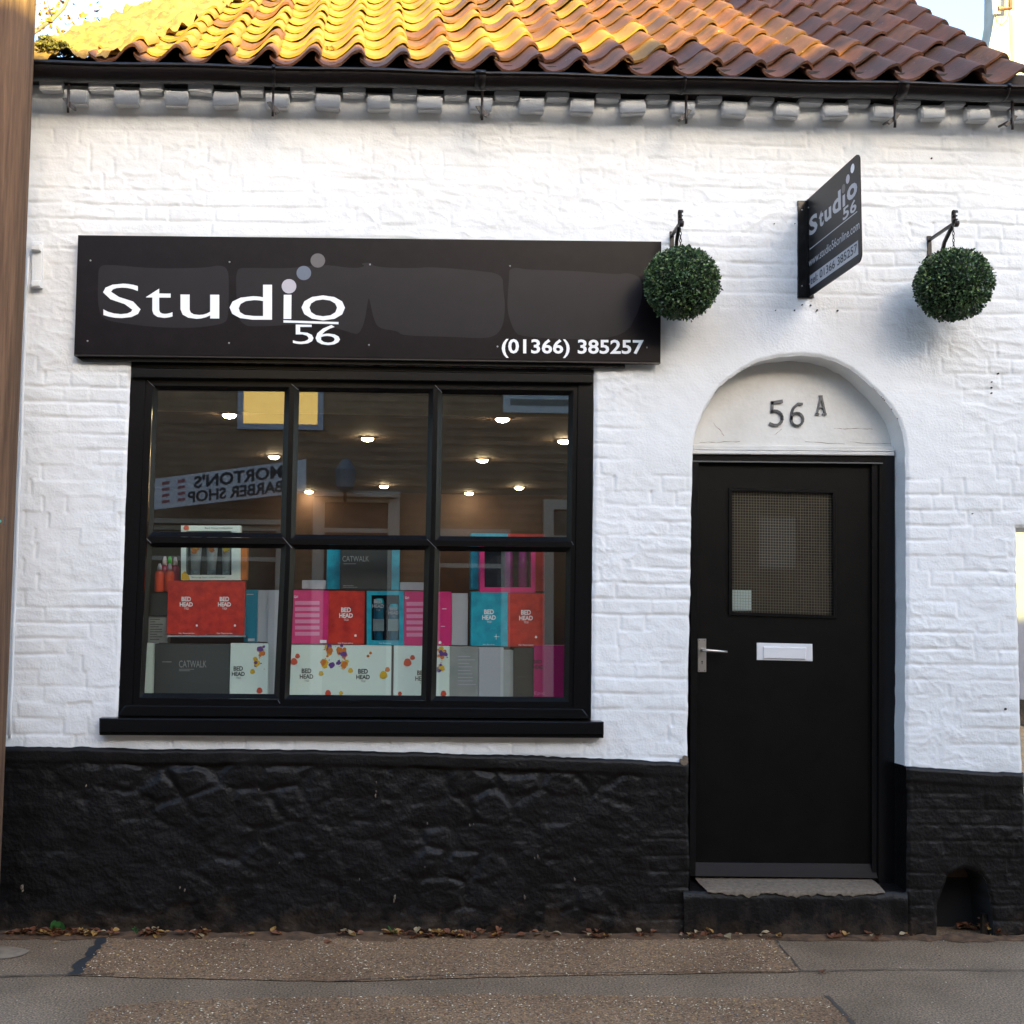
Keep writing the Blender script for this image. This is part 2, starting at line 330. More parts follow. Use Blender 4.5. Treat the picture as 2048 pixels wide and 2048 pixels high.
def glass_mat(name, f0=.05, tint=(.97,.99,.98), rough=0.0):
    m=bpy.data.materials.new(name); m.use_nodes=True; t=m.node_tree; t.nodes.clear(); N=t.nodes.new; L=t.links.new
    o=N('ShaderNodeOutputMaterial'); tr=N('ShaderNodeBsdfTransparent'); tr.inputs[0].default_value=(*tint,1); gl=N('ShaderNodeBsdfGlossy'); gl.inputs['Roughness'].default_value=rough
    ge=N('ShaderNodeNewGeometry'); dt=N('ShaderNodeVectorMath'); dt.operation='DOT_PRODUCT'; L(ge.outputs['Incoming'],dt.inputs[0]); L(ge.outputs['Normal'],dt.inputs[1])
    def mth(op,a,b):
        n=N('ShaderNodeMath'); n.operation=op
        for i,v in enumerate((a,b)):
            if v is None: continue
            if isinstance(v,(int,float)): n.inputs[i].default_value=v
            else: L(v,n.inputs[i])
        return n.outputs[0]
    c=mth('ABSOLUTE',dt.outputs['Value'],None); k=mth('POWER',mth('SUBTRACT',1.0,c),5.0); fac=mth('ADD',mth('MULTIPLY',k,1-f0),f0)
    mx=N('ShaderNodeMixShader'); L(fac,mx.inputs[0]); L(tr.outputs[0],mx.inputs[1]); L(gl.outputs[0],mx.inputs[2]); L(mx.outputs[0],o.inputs[0]); return m
M['glass']=glass_mat('window_glass',.115); M['glass_door']=glass_mat('wired_glass',.05,(.85,.88,.9),.02)

# ------------------------------------------------------------------ outlines surveyed on the wall
def xz(px,py,y=0.0):
    p=P(px,py,y); return (p.x,p.z)
def dense(pts,step=.02):
    out=[]
    for i in range(len(pts)-1):
        a,b=np.array(pts[i]),np.array(pts[i+1]); n=max(1,int(np.hypot(*(b-a))/step))
        out += [tuple(a+(b-a)*k/n) for k in range(n)]
    return out+[pts[-1]]
ARCH_PX=[(1376,1522),(1378,1378),(1380,1255),(1384,1000),(1386,905),(1388,879),(1394,853),(1407,824),(1428,789),(1453,762),(1484,739),(1515,724),(1559,714),(1602,711),(1640,714),(1671,723),(1702,739),(1733,762),(1761,789),(1782,814),(1798,840),(1807,867),(1812,900),(1813,944),(1813,1307),(1811,1532)]
DOOR_PX=[(1378,1900),(1378,1734),(1377,1640)]+ARCH_PX+[(1812,1640),(1811,1787),(1811,1900)]
def smooth_poly(px):
    a=np.array([xz(*p) for p in px]); return a
door_poly=smooth_poly(DOOR_PX)
def rough_edge(poly, amp, step=.012, seed=3):
    pts=dense([tuple(p) for p in poly],step); a=np.array(pts); n=len(a)
    s=np.arange(n)*step
    d=fbm(s*9,s*0+seed,3,seed)*amp
    t=np.roll(a,-1,0)-np.roll(a,1,0); t/= (np.linalg.norm(t,axis=1)[:,None]+1e-9)
    nrm=np.stack([-t[:,1],t[:,0]],1); nrm[0]=nrm[-1]=0
    return a+nrm*d[:,None]
door_poly=rough_edge(door_poly,.006)
WIN_PX=[(235,1440),(262,716),(1189,732),(1183,1446)]
win_poly=rough_edge(np.array([xz(*p) for p in WIN_PX+[WIN_PX[0]]])[:-1],.003)
vent_px=[(1866,1930),(1868,1846),(1871,1805),(1880,1775),(1893,1752),(1912,1740),(1935,1737),(1956,1745),(1970,1763),(1979,1790),(1984,1846),(1986,1930)]
vent_poly=rough_edge(np.array([xz(*p) for p in vent_px]),.022)
cx,cz=xz(2033,1055)
pas_poly=rough_edge(np.array([(cx,-.3),(cx-.004,.4),(cx-.004,cz-.4),(cx,cz),(cx+.5,cz+.004),(cx+1.9,cz),(cx+1.9,-.3)]),.006)

# boundary between black plinth and white wall
bpx=np.array([xz(-150,1491),xz(0,1493),xz(300,1497),xz(650,1499),xz(1000,1509),xz(1375,1524),xz(1815,1533),xz(2033,1546),xz(2300,1552)])
def zb(x): return np.interp(x,bpx[:,0],bpx[:,1])+.004*fbm(x*7,x*0+2.2,3,5)*2+.0035*vnoise(x*40,x*0,8)

# ------------------------------------------------------------------ wall heightfield (outward = -y)
XL,XR=-2.25,4.6
ZT=xz(1000,150)[1]
def bricks(x,z,seed=0):
    zw=z+.010*fbm(x*1.1,z*1.3,3,11+seed)+.007*fbm(x*5.5,z*6,2,13+seed)+.012*(x*.12)
    xw=x+.022*fbm(x*2.4,z*3.1,2,21+seed)
    ch=.0755; row=np.floor(zw/ch).astype(np.int64); fz=zw/ch-row
    off=hsh(row,row*0+3,seed)*.3+ (row%2)*.115
    per=.345; u=(xw+off)/per+50; cell=np.floor(u).astype(np.int64); fu=(u-cell)*per
    hdr=fu>.23; bid=row*4096+cell*2+hdr
    lo=np.where(hdr,.23,0.0); hi=np.where(hdr,.345,.23); du=np.minimum(fu-lo,hi-fu); dz=np.minimum(fz,1-fz)*ch
    cu=(fu-(lo+hi)/2); czz=(fz-.5)*ch
    jw=.0055+.003*vnoise(x*6,z*6,31+seed)
    e=np.minimum(du*1.0,dz)
    jm=np.clip(.40+2.0*fbm(x*2.6,z*5.2,5,41+seed),0.02,1.0)            # paint-filled joints come and go
    jmv=np.clip(.32+1.9*fbm(x*3.9+9,z*6.4,3,47+seed),0.0,1.0)
    wob=.003*vnoise(x*30,z*8,33); prof_h=np.exp(-((dz+wob*.4)/.0062)**2); prof_v=np.exp(-((du+wob*.4)/.0062)**2)
    j=np.maximum(prof_h*jm,prof_v*jmv)
    r1=hsh(bid,bid*0+5,seed); r2=hsh(bid,bid*0+6,seed); r3=hsh(bid,bid*0+7,seed)
    rough=.0050*(r1-.5)+ (r2-.5)*cu*.035+(r3-.60)*czz*.055
    h=rough*.55-.0056*j
    return h,bid,(e>jw*.5)
def white_h(x,z):
    h,bid,isb=bricks(x,z)
    h=h+.0055*fbm(x*3.2,z*3.6,4,61)+.0030*fbm(x*18,z*24,5,71)
    rid=1-np.abs(fbm(x*7+1.5*vnoise(x*3,z*3,5),z*15+x*2,3,81))*6
    h=h+.0030*np.clip(rid,0,1)*np.clip(vnoise(x*2.2,z*2.2,91)*4+.25,0,1)
    # smoothed render round the arch
    dr=np.hypot(x-xz(1600,900)[0],z-xz(1600,900)[1]); ang=np.arctan2(z-xz(1600,900)[1],x-xz(1600,900)[0])
    k=(1-sstep(.62,.95,dr))*(z>xz(0,930)[1])
    k=np.clip(k*(1.1+.8*vnoise(x*5,z*5,7)),0,1)
    sm=.004*fbm(x*6,z*6,4,62)+.0035*fbm(ang*4.5+dr*2,dr*3,3,95)
    return h*(1-k)+sm*k,bid,isb&(k<.5)
# plinth stones
sx,sz=[],[]
_r=np.random.RandomState(21)
for iz in range(-1,8):
    for ix in range(-1,42):
        sx.append(-2.4+ix*.185+(iz%2)*.09+_r.uniform(-.07,.07)); sz.append(-.06+iz*.128+_r.uniform(-.045,.045))
sx=np.array(sx); sz=np.array(sz)
def stones(x,z):
    xw=x+.03*fbm(x*5,z*5,3,101); zw=z+.022*fbm(x*5+7,z*6,3,102)
    d1=np.full(x.shape,9.); d2=np.full(x.shape,9.); id1=np.zeros(x.shape,np.int64)
    for i in range(len(sx)):
        d=np.hypot((xw-sx[i])*.72,(zw-sz[i])*1.1); m=d<d1
        d2=np.where(m,d1,np.minimum(d2,d)); id1=np.where(m,i,id1); d1=np.where(m,d,d1)
    e=(d2-d1)+.02*fbm(x*16,z*16,3,103); r=hsh(id1,id1*0+9)
    dome=sstep(0,.055,e); jm=np.clip(.55+1.3*fbm(x*2.5,z*2.5,3,111),.12,1)
    h=-.0115*(1-dome)*jm+.013*(r-.5)*dome*jm+.0090*fbm(x*6,z*8,5,121)+.0040*fbm(x*22,z*34,4,131)
    return h,id1,e>.016
def plinth_h(x,z):
    hs,ids,iss=stones(x,z)
    hb,bid,isb=bricks(x,z,3)
    hb=hb*.62+.0045*fbm(x*20,z*26,4,141)+.009*fbm(x*4,z*5,4,142)
    wB=np.maximum(sstep(xz(1255,0)[0],xz(1300,0)[0],x), 1-sstep(xz(60,0)[0],xz(200,0)[0],x+.1*vnoise(z*6,z*0,4)))
    h=hs*(1-wB)+hb*wB
    zt=zb(x)
    led=sstep(.075,.060,zt-z)   # smooth top band
    h=h*(1-led)+(.004*fbm(x*4,z*14,3,151)+.006)*led
    h=h-.012*sstep(.012,0,zt-z)  # rounded top
    soft=sstep(.12,0,z); h=h+soft*.004*fbm(x*14,z*14,3,161)
    ids=np.where(wB>.5, bid+100000, ids)
    ok=np.where(wB>.5,isb,iss)&(led<.3)
    return h,ids,ok,wB>.5
def edge_round(x,z):
    r=0; s_all=[]
    for poly in (door_poly,win_poly,pas_poly): s_all.append(sdf_poly(x,z,poly))
    return s_all
PROUD=.016
def make_grid(kind):
    dx=.0070; nx=int((XR-XL)/dx)+1; xs=np.linspace(XL,XR,nx)
    if kind=='white': n=int(3.2/dx); t=np.linspace(0,1,n); X,T=np.meshgrid(xs,t); B=zb(X); Z=B+(ZT-B)*T
    else: n=int(.95/dx); t=np.linspace(0,1,n); X,T=np.meshgrid(xs,t); B=zb(X); Z=-.09+(B+.09)*T
    polys=[door_poly,win_poly,pas_poly] if kind=='white' else [door_poly,pas_poly,vent_poly]
    keep=np.ones(X.shape,bool); er=np.full(X.shape,9.)
    for poly in polys:
        d,nxp,nzp=sdf_poly(X,Z,poly)
        snap=np.abs(d)<dx*.62
        if kind=='white': snap[0]=False
        else: snap[-1]=False
        X=np.where(snap,nxp,X); Z=np.where(snap,nzp,Z); d=np.where(snap,0,d)
        keep&=(d>=-1e-6)| ((np.abs(d)<dx*.62)); er=np.minimum(er,np.abs(np.where(d<0,0,d)))
    if kind=='white':
        h,bid,ok=white_h(X,Z); wb=None
    else:
        h,bid,ok,wb=plinth_h(X,Z); h=h+PROUD
    h=h-.010*(1-sstep(0,.016,er))**1.5
    return X,Z,h,bid,ok,keep,nx,n,wb
def normals_for(X,Y,Z):
    P3=np.stack([X,Y,Z],-1); du=np.gradient(P3,axis=1); dv=np.gradient(P3,axis=0); n=np.cross(du,dv); n/=np.linalg.norm(n,axis=-1)[...,None]+1e-12
    return n                                            # x × z = -y : outward
def submesh(name, V, NRM, quads, matl):
    u,inv=np.unique(quads.ravel(),return_inverse=True); me=bpy.data.meshes.new(name)
    me.vertices.add(len(u)); me.vertices.foreach_set('co',V[u].astype(np.float32).ravel())
    nq=len(quads); me.loops.add(nq*4); me.loops.foreach_set('vertex_index',inv.astype(np.int32).ravel())
    me.polygons.add(nq); me.polygons.foreach_set('loop_start',np.arange(0,nq*4,4,dtype=np.int32)); me.polygons.foreach_set('use_smooth',np.ones(nq,bool))
    me.materials.append(matl); me.update(calc_edges=True); me.validate()
    me.normals_split_custom_set_from_vertices([tuple(v) for v in NRM[u].tolist()])
    return me
SIGN_POLY=np.array([xz(150,465),xz(1330,478),xz(1328,730),xz(145,714)])
def build_grid(kind, partname, piece, matl, parent, label=None):
    X,Z,h,bid,ok,keep,nx,n,wb=make_grid(kind)
    Y=-h; V=np.stack([X,Y,Z],-1).reshape(-1,3); NR=normals_for(X,Y,Z).reshape(-1,3)
    I=np.arange(n*nx).reshape(n,nx)
    q=np.stack([I[:-1,:-1],I[:-1,1:],I[1:,1:],I[1:,:-1]],-1).reshape(-1,4)
    kf=keep.ravel()[q].all(1)
    # drop degenerate faces wholly inside an opening
    a=V[q]; area=np.abs((a[:,2,0]-a[:,0,0])*(a[:,3,2]-a[:,1,2])-(a[:,3,0]-a[:,1,0])*(a[:,2,2]-a[:,0,2]))
    cxm=a[:,:,0].mean(1); czm=a[:,:,2].mean(1)
    for poly in ([door_poly,win_poly,pas_poly] if kind=='white' else [door_poly,pas_poly,vent_poly]):
        d,_,_=sdf_poly(cxm,czm,poly); kf&=d>0
    kf&=area>1e-8
    q=q[kf]; cxm=cxm[kf]; czm=czm[kf]
    qb=bid.ravel()[q[:,0]]; same=(bid.ravel()[q]==qb[:,None]).all(1)&(ok.ravel()[q].sum(1)>=3)
    # camera window: only pieces inside the photograph count
    xmin,xmax=xz(20,0)[0],xz(2030,0)[0]
    ids,cnt=np.unique(qb[same],return_counts=True)
    order=np.argsort(qb[same],kind='stable'); qs=np.nonzero(same)[0][order]; srt=qb[qs]
    st=np.searchsorted(srt,ids); info=[]
    sd,_,_=sdf_poly(cxm,czm,SIGN_POLY)
    for k,i in enumerate(ids):
        f=qs[st[k]:st[k]+cnt[k]]; x0=cxm[f].mean(); vis=(xmin<x0<xmax) and sd[f].max()>0
        info.append((cnt[k] if vis else 0,i,f))
    info.sort(key=lambda a:-a[0])
    main=~same; base=link(partname, submesh(partname,V,NR,q[main],matl), parent)
    parts=[a for a in info[:290] if a[0]>12]; rest=[a for a in info if not any(a is b for b in parts[:0])]
    pset=set(a[1] for a in parts); restf=[a[2] for a in info if a[1] not in pset]
    for c,i,f in parts:
        nm=piece if kind=='white' or i<100000 else 'brick'
        link(nm, submesh(nm,V,NR,q[f],matl), base)
    if restf:
        r=link(piece, submesh(piece+'_rest',V,NR,q[np.concatenate(restf)],matl), base); r['kind']='stuff'
    return base

# ================================================================== the building
bld=empty('shop_building',(0,.0,0),'low white painted brick shop with black plinth, pantile roof and arched black door','building')
wall=build_grid('white','wall','brick',M['white'],bld)
plinth=build_grid('black','plinth','stone',M['black_ma'],bld)
plinth['label']='rough black painted rubble and brick base of the wall'

# reveals (openings' inner sides)
def reveal(poly, y0, y1, sel, name, m, closed=False):
    pts=[p for p in poly if sel(p[0],p[1])]; mb=MB(); n=len(pts)
    ys=[y0,y0+.02,(y0+y1)/2,y1]
    vs=[]
    for i,(a,b) in enumerate(pts):
        for k,yy in enumerate(ys):
            j=0 if k==0 else .003*float(vnoise(np.array([i*.35]),np.array([k*1.7]),5)[0]); vs.append((a+j,yy,b+j))
    m_=len(ys); mb.add(vs,[(i*m_+k,(i+1)*m_+k,(i+1)*m_+k+1,i*m_+k+1) for i in range(n-1) for k in range(m_-1)])
    o=mb.build(name,m,bld,smooth=True); return o
zspl=float(zb(np.array([xz(1811,1532)[0]]))[0]); zspl2=float(zb(np.array([xz(1377,1522)[0]]))[0])
xm=xz(1600,0)[0]
isw=lambda x,z: z>=(zspl if x>xm else zspl2)-.004
reveal(door_poly,.009,.175,isw,'door_reveal',M['white'])
reveal(door_poly,-.008,.175,lambda x,z:(x>xm) and z<=zspl+.012,'door_reveal',M['black_ma'])
reveal(door_poly,-.008,.175,lambda x,z:(x<=xm) and z<=zspl2+.012,'door_reveal',M['black_ma'])
reveal(np.vstack([win_poly,win_poly[:1]]),.009,.09,lambda x,z:True,'window_reveal',M['white'])
reveal(pas_poly,.009,.32,lambda x,z:z>=float(zb(np.array([cx]))[0])-.003,'passage_reveal',M['white'])
reveal(pas_poly,-.008,.32,lambda x,z:z<=float(zb(np.array([cx]))[0])+.004 and x<cx+.3,'passage_reveal',M['black_ma'])

# side, back walls and inner lining so that no light leaks
mb=MB(); mb.box((XL,.32,-.1),(XL+.2,6.2,ZT+.1)); mb.box((XL,6.2,-.1),(cx-.01,6.4,ZT+.1)); mb.box((cx-.22,.33,-.1),(cx-.012,6.2,ZT-.02))
mb.build('side_wall',M['white_old'],bld)
def ext(z0px): return xz(0,z0px)[1]
mb=MB()  # backing behind the front skin, round the openings
wx0,wx1=xz(238,1100)[0]-.03,xz(1184,1100)[0]+.03; wz1,wz0=xz(700,722)[1],xz(700,1440)[1]
dx0,dx1=xz(1384,1100)[0]-.01,xz(1812,1100)[0]+.01
mb.box((XL,.09,-.1),(wx0,.3,ZT)); mb.box((wx1,.09,-.1),(dx0,.3,ZT)); mb.box((wx0,.09,-.1),(wx1,.3,wz0)); mb.box((wx0,.09,wz1),(wx1,.3,ZT))
mb.box((dx1,.175,.24),(cx-.015,.3,ZT)); mb.box((dx0,.2,xz(1600,860,.17)[1]),(dx1,.3,ZT))
mb.build('inner_leaf',M['dark_in'],bld)

# small scars, holes and paint chips on the wall
def blob(mb,px,py,r,y=-.004,sx_=1.0,sz_=1.0,mi=0,th=.003):
    c=P(px,py,y); n=8; pts=[]
    for k in range(n):
        t=2*math.pi*k/n; rr=r*random.uniform(.75,1.2); pts.append((c.x+rr*math.cos(t)*sx_,y,c.z+rr*math.sin(t)*sz_))
    mb.prism(pts,(0,th+.01,0),mi)
M['hole']=mat('dark_hole',(.02,.018,.018),.9)
for px,py,r in ((1549,447,.004),(1552,620,.004),(1590,447,.004),(1590,620,.0045),(1605,609,.005),(1622,610,.005),(1635,620,.006),(1676,621,.006),(1864,316,.005),(1984,764,.005),(1984,775,.006),(1984,786,.006),(1997,747,.006),(1946,1027,.004),(2012,1418,.007)):
    mb=MB(); blob(mb,px,py,r*.68,-.009,th=.002); mb.build('screw_hole',M['hole'],wall)
mb=MB(); blob(mb,1368,1524,.022,-.021,1.1,.9); blob(mb,1371,1516,.015,-.020); mb.build('bare_mortar_patch',M['stone_step'],wall)
mb=MB()
for px,py,r in ((359,1776,.004),(369,1781,.005),(751,1592,.006),(752,1583,.003),(753,1565,.003),(171,1572,.004),(855,1648,.004),(940,1651,.004),(948,1650,.003),(1076,1713,.005),(1070,1717,.003),(1150,1759,.005),(850,1735,.003),(43,1775,.008),(44,1783,.004),(790,1795,.008),(788,1802,.006),(517,1580,.003),(558,1727,.002),(719,1760,.003),(1050,1795,.006)):
    blob(mb,px,py,r,-.036,.6,1.3,th=.012)
mb.build('paint_chip',M['stone_step'],plinth)

# painted-over hinge bracket + conduit at the left corner
hb=empty('painted_bracket',P(72,520),'small white painted iron bracket with two pads on the wall beside the wooden pole','bracket')
mb=MB(); mb.rect(63,483,84,575,-.022,0,inset=.003); mb.build('back_plate',M['white'],hb)
for y0 in (487,560): mb=MB(); mb.rect(61,y0,80,y0+13,-.05,-.02,inset=.005); mb.build('pad',M['white'],hb)
mb=MB(); mb.tube([P(56+random.uniform(-1,1)-i*2.3,500+i*61,-.012) for i in range(17)],.007,6)
tag(mb.build('cable',M['white'],smooth=True),'white painted cable running down the left corner of the wall','cable')

# ------------------------------------------------------------------ dentils under the eave
dent=[151,252,352,451,554,656,758,860,962,1065,1166,1268,1368,1471,1577,1674,1770,1869,1960,2053]
def dy(x): return 207+(x-150)*.0183
dm=[]
for v in range(4):
    mb=MB(); wv,hv=.057+.004*(v%2),.036
    import bmesh
    bm=bmesh.new(); bmesh.ops.create_cube(bm,size=1); bmesh.ops.scale(bm,vec=(wv*2,.085,hv*2),verts=bm.verts)
    bmesh.ops.bevel(bm,geom=list(bm.edges),offset=.006,segments=2,affect='EDGES')
    for vv in bm.verts: vv.co+=Vector((random.uniform(-1,1),random.uniform(-1,1),random.uniform(-1,1)))*.0025
    me=bpy.data.meshes.new('dentil_brick'); bm.to_mesh(me); bm.free(); me.materials.append(M['white']); dm.append(me)
for i,x in enumerate(dent):
    p=P(x,dy(x)-16,-.055); o=link('dentil_brick',dm[i%4],bld,Vector((p.x,-.008,p.z))); o.rotation_euler=(0,random.uniform(-.04,.05),random.uniform(-.04,.04))
for i,x in enumerate(dent):
    p=P(x-50,dy(x-50)-44,-.06); o=link('dentil_brick',dm[(i+2)%4],bld,Vector((p.x,-.014,p.z))); o.rotation_euler=(0,random.uniform(-.03,.03),0); o.scale=(1,1,1.05)
mb=MB(); a=P(-100,dy(-100)-62,-.06); b=P(2300,dy(2300)-62,-.06)
mb.hexa([(a.x,-.075,a.z),(b.x,-.075,b.z),(b.x,-.075,b.z+.07),(a.x,-.075,a.z+.07),(a.x,.1,a.z),(b.x,.1,b.z),(b.x,.1,b.z+.07),(a.x,.1,a.z+.07)])
mb.build('eaves_course',M['dark_fascia'],bld)

# ------------------------------------------------------------------ roof
EY=-.17
eL,eR=P(70,121,EY),P(2048,169,EY)
def ez(x): return eL.z+(eR.z-eL.z)*(x-eL.x)/(eR.x-eL.x)
mb=MB(); xa,xb=a.x+.2,b.x
mb.hexa([(xa,-.135,ez(xa)-.045),(xb,-.135,ez(xb)-.045),(xb,-.135,ez(xb)+.012),(xa,-.135,ez(xa)+.012),(xa,.08,ez(xa)-.045),(xb,.08,ez(xb)-.045),(xb,.08,ez(xb)+.012),(xa,.08,ez(xa)+.012)]); mb.build('fascia_board',M['dark_fascia'],bld)
def pitch(x): return math.radians(34.0+(39.2-34.0)*min(1,max(0,(x-eL.x)/(eR.x-eL.x)))**1.1)
def roofpt(x,s,h=0):
    p=pitch(x); sag=.018*math.sin(x*1.7+s*.8)
    return Vector((x, EY+s*math.cos(p)-h*math.sin(p), ez(x)+s*math.sin(p)+h*math.cos(p)+sag*min(1,s)))
TILEW=.216; GAUGE=.248; TL=.335
prof=[(0,.004),(.06,-.006),(.16,-.017),(.28,-.0225),(.40,-.020),(.52,-.010),(.62,.004),(.71,.019),(.79,.0295),(.86,.033),(.92,.0295),(.97,.019),(1.0,.010)]
tms=[]; tml=[]
for v in range(5):
    r=random.Random(v+5); mb=MB(); K=len(prof); Wt=.243; rows=[0,.018,.12,.24,TL]; vs=[]
    for th in (0,-.013):
        for j,s in enumerate(rows):
            for k,(u,hh) in enumerate(prof):
                hz=.043-.029*(s/TL)+hh*1.42+th*1.25+(.0015*math.sin(k*2.1+v*3+j)) - (.002 if j==0 and th==0 else 0)
                vs.append((u*Wt, s+ (r.uniform(-.0025,.0025) if j==0 else 0)+( .002*math.sin(k*1.3+v) if j==0 else 0), hz))
    n0=len(rows)*K; fs=[]
    for t in (0,1):
        for j in range(len(rows)-1):
            for k in range(K-1):
                q=(t*n0+j*K+k,t*n0+j*K+k+1,t*n0+(j+1)*K+k+1,t*n0+(j+1)*K+k); fs.append(q if t==0 else q[::-1])
    fs+=[(k,n0+k,n0+k+1,k+1) for k in range(K-1)]
    e=(len(rows)-1)*K; fs+=[(e+k+1,n0+e+k+1,n0+e+k,e+k) for k in range(K-1)]
    fs+=[(j*K,(j+1)*K,n0+(j+1)*K,n0+j*K) for j in range(len(rows)-1)]+[(j*K+K-1,n0+j*K+K-1,n0+(j+1)*K+K-1,(j+1)*K+K-1) for j in range(len(rows)-1)]
    mb.add(vs,fs); me=mb.mesh('tile',M['tile'],True); me.set_sharp_from_angle(angle=math.radians(50)); tms.append(me); ml=me.copy(); ml.materials.clear(); ml.materials.append(M['tile_sun']); tml.append(ml)
xr=P(2043,158,EY).x; xl=P(186,118,EY).x
ncol=int(round((xr-xl)/TILEW)); NR=12
mb=MB()
for i in range(24):
    x00=xl-.08; xa,xb=x00+(xr-x00)*i/24,x00+(xr-x00)*(i+1)/24
    a,b,c,d=roofpt(xa,.05,-.02),roofpt(xb,.05,-.02),roofpt(xb,3.3,-.02),roofpt(xa,3.3,-.02)
    n=Vector((0,.03,-.05)); mb.hexa([a,b,c,d,a+n,b+n,c+n,d+n])
rdeck=mb.build('roof',M['dark_fascia'],bld)
for j in range(NR):
    xo=random.uniform(-.006,.006)
    for i in range(ncol):
        x=xr-(i+1)*TILEW+xo+random.uniform(-.004,.004); s=j*GAUGE+random.uniform(-.009,.009)
        if x<xl+.20*s-.12: continue
        p0=roofpt(x,s); p1=roofpt(x,s+.3); px_=roofpt(x+.2,s)
        ax=(px_-p0).normalized(); ay=(p1-p0); ay=(ay-ax*ay.dot(ax)).normalized(); az=ax.cross(ay)
        pl=.97-max(0,(x-.1)/1.3) if j>0 else -1; o=link('tile',random.choice(tml if random.random()<pl else tms),rdeck,(0,0,0))  # sun-yellowed tiles follow the lit area, fading rightwards, none in the eave row
        R=Matrix((ax,ay,az)).transposed().to_4x4(); rz=random.gauss(0,.012)
        o.matrix_local=Matrix.Translation(p0+az*random.uniform(-.002,.003)) @ R @ Matrix.Rotation(rz,4,'Z') @ Matrix.Rotation(random.gauss(0,.012),4,'Y')
        WORLD[o.name]=p0
# left verge: mortar and moss bedding
mb=MB(); nu,nv=46,80; vs=[]
for j in range(nv):
    for i in range(nu):
        s=.01+j/(nv-1)*3.2; x=xl+.07+.2*s-(i/(nu-1))*(.62+.05*s)
        hh=.030+.055*float(mnoise.fractal(Vector((x*8,s*8,0)),1,2,4))+.016*float(mnoise.noise(Vector((x*34,s*34,3))))-.05*(i/(nu-1))**2
        vs.append(roofpt(x,s,hh))
mb.add(vs,[(j*nu+i,(j+1)*nu+i,(j+1)*nu+i+1,j*nu+i+1) for j in range(nv-1) for i in range(nu-1)])
M['verge']=mat('lichened_mortar',(.27,.17,.055),.9,col2=(.12,.070,.025),vs=13,bump=1,bs=45)
mb.build('mortar_verge',M['verge'],bld,smooth=True)
def clump(mb,c,r,n,sz,flat=.6):
    for _ in range(n):
        d=Vector((random.gauss(0,1),random.gauss(0,1),random.gauss(0,1))).normalized(); p=Vector(c)+Vector((d.x*r[0],d.y*r[1],abs(d.z)*r[2]))*random.uniform(.55,1)
        a=Vector((random.gauss(0,1),random.gauss(0,1),random.gauss(0,1))).normalized()*sz*random.uniform(.5,1.3); b=a.cross(d)
        if b.length<1e-4: continue
        b=b.normalized()*a.length*flat; mb.add([p-a,p+b,p+a,p-b],[(0,1,2,3)],random.choice([0,0,1]))
mb=MB()
for px,py,r in ((88,100,.06),(112,108,.07),(140,112,.05),(95,88,.05),(128,98,.04)):
    p=P(px,py,-.06); clump(mb,p,(r,.08,r*.6),700,.006)
M['moss2']=mat('moss_light',(.16,.15,.03),.9)
o=mb.build('moss',[M['moss'],M['moss2']]); tag(o,'mossy debris in the roof corner above the gutter end by the pole','moss',kind='stuff')
mb=MB()
for (px,py) in ((1130,96),(1146,94),(660,98),(790,87),(1615,18),(1605,14)):
    d=ray(px,py)
    # march to the roof
    t=.9
    for _ in range(400):
        q=CAM+d*(t/ d.y * 1.0) if False else CAM+d*(t*6/d.y)
        if q.z<ez(q.x)+(q.y-EY)*math.tan(pitch(q.x))+.05: break
        t+=.003
    clump(mb,q,(.03,.03,.012),120,.004)
tag(mb.build('moss',[M['moss'],M['moss2']]),'small green moss tufts growing between the roof tiles','moss',kind='stuff')

# gutter: half-round, with lips
gl=empty('gutter',P(1000,165,-.27),'black half round gutter running under the tiles along the whole eave','gutter')
def gline(x,dy_=0): return P(x,(124.5+(x-70)*.0256)+dy_,-.28)
def gv(x): return 1.0-.30*min(1,max(0,(x-ga.x)/3.0))
mb=MB(); NG=60; sec=[]
R_=.052
for k in range(15):
    t=math.pi*(k/14); sec.append((math.cos(t)*R_*1.02,-math.sin(t)*R_*1.32))
sec=[(R_*1.02,.0)]+sec[1:-1]+[(-R_*1.02,0),(-R_*1.10,.006),(-R_*1.16,0.0),(-R_*1.12,-.012)]
vs=[]
ga,gb=P(70,123,-.268),P(2048,173,-.268)
gx0,gx1=P(-60,0,-.23).x,P(2250,0,-.23).x
ga,gb=P(70,123,-.268),P(2048,173,-.268)
def gz(x): return ga.z+(gb.z-ga.z)*(x-ga.x)/(gb.x-ga.x)
for i in range(NG):
    x=gx0+(gx1-gx0)*i/(NG-1); zz=gz(x)+.003*math.sin(i*.7)
    for (a,b) in sec: vs.append((x,-.215+a,zz+(b*gv(x) if b<0 else b)))
K=len(sec); mb.add(vs,[(i*K+k,(i+1)*K+k,(i+1)*K+k+1,i*K+k+1) for i in range(NG-1) for k in range(K-1)])
g=mb.build('channel',M['gutter'],gl,smooth=True)
md=g.modifiers.new('solid','SOLIDIFY'); md.thickness=.004; md.offset=0
def collar(x,wd,name='joint'):
    mb=MB(); vs=[]; 
    for xx in (x-wd,x+wd):
        for (a,b) in sec: vs.append((xx,-.215+a*1.09,gz(xx)+(b*gv(xx) if b<0 else b)*1.07+.001))
    mb.add(vs,[(k,k+1,K+k+1,K+k) for k in range(K-1)]); o=mb.build(name,M['gutter'],gl,smooth=True)
    md=o.modifiers.new('solid','SOLIDIFY'); md.thickness=.006; md.offset=0; return o
for px in (962,1812): collar(P(px,165,-.29).x,.024)
for px in (546,1372,2022): collar(P(px,165,-.29).x,.008,'strap')
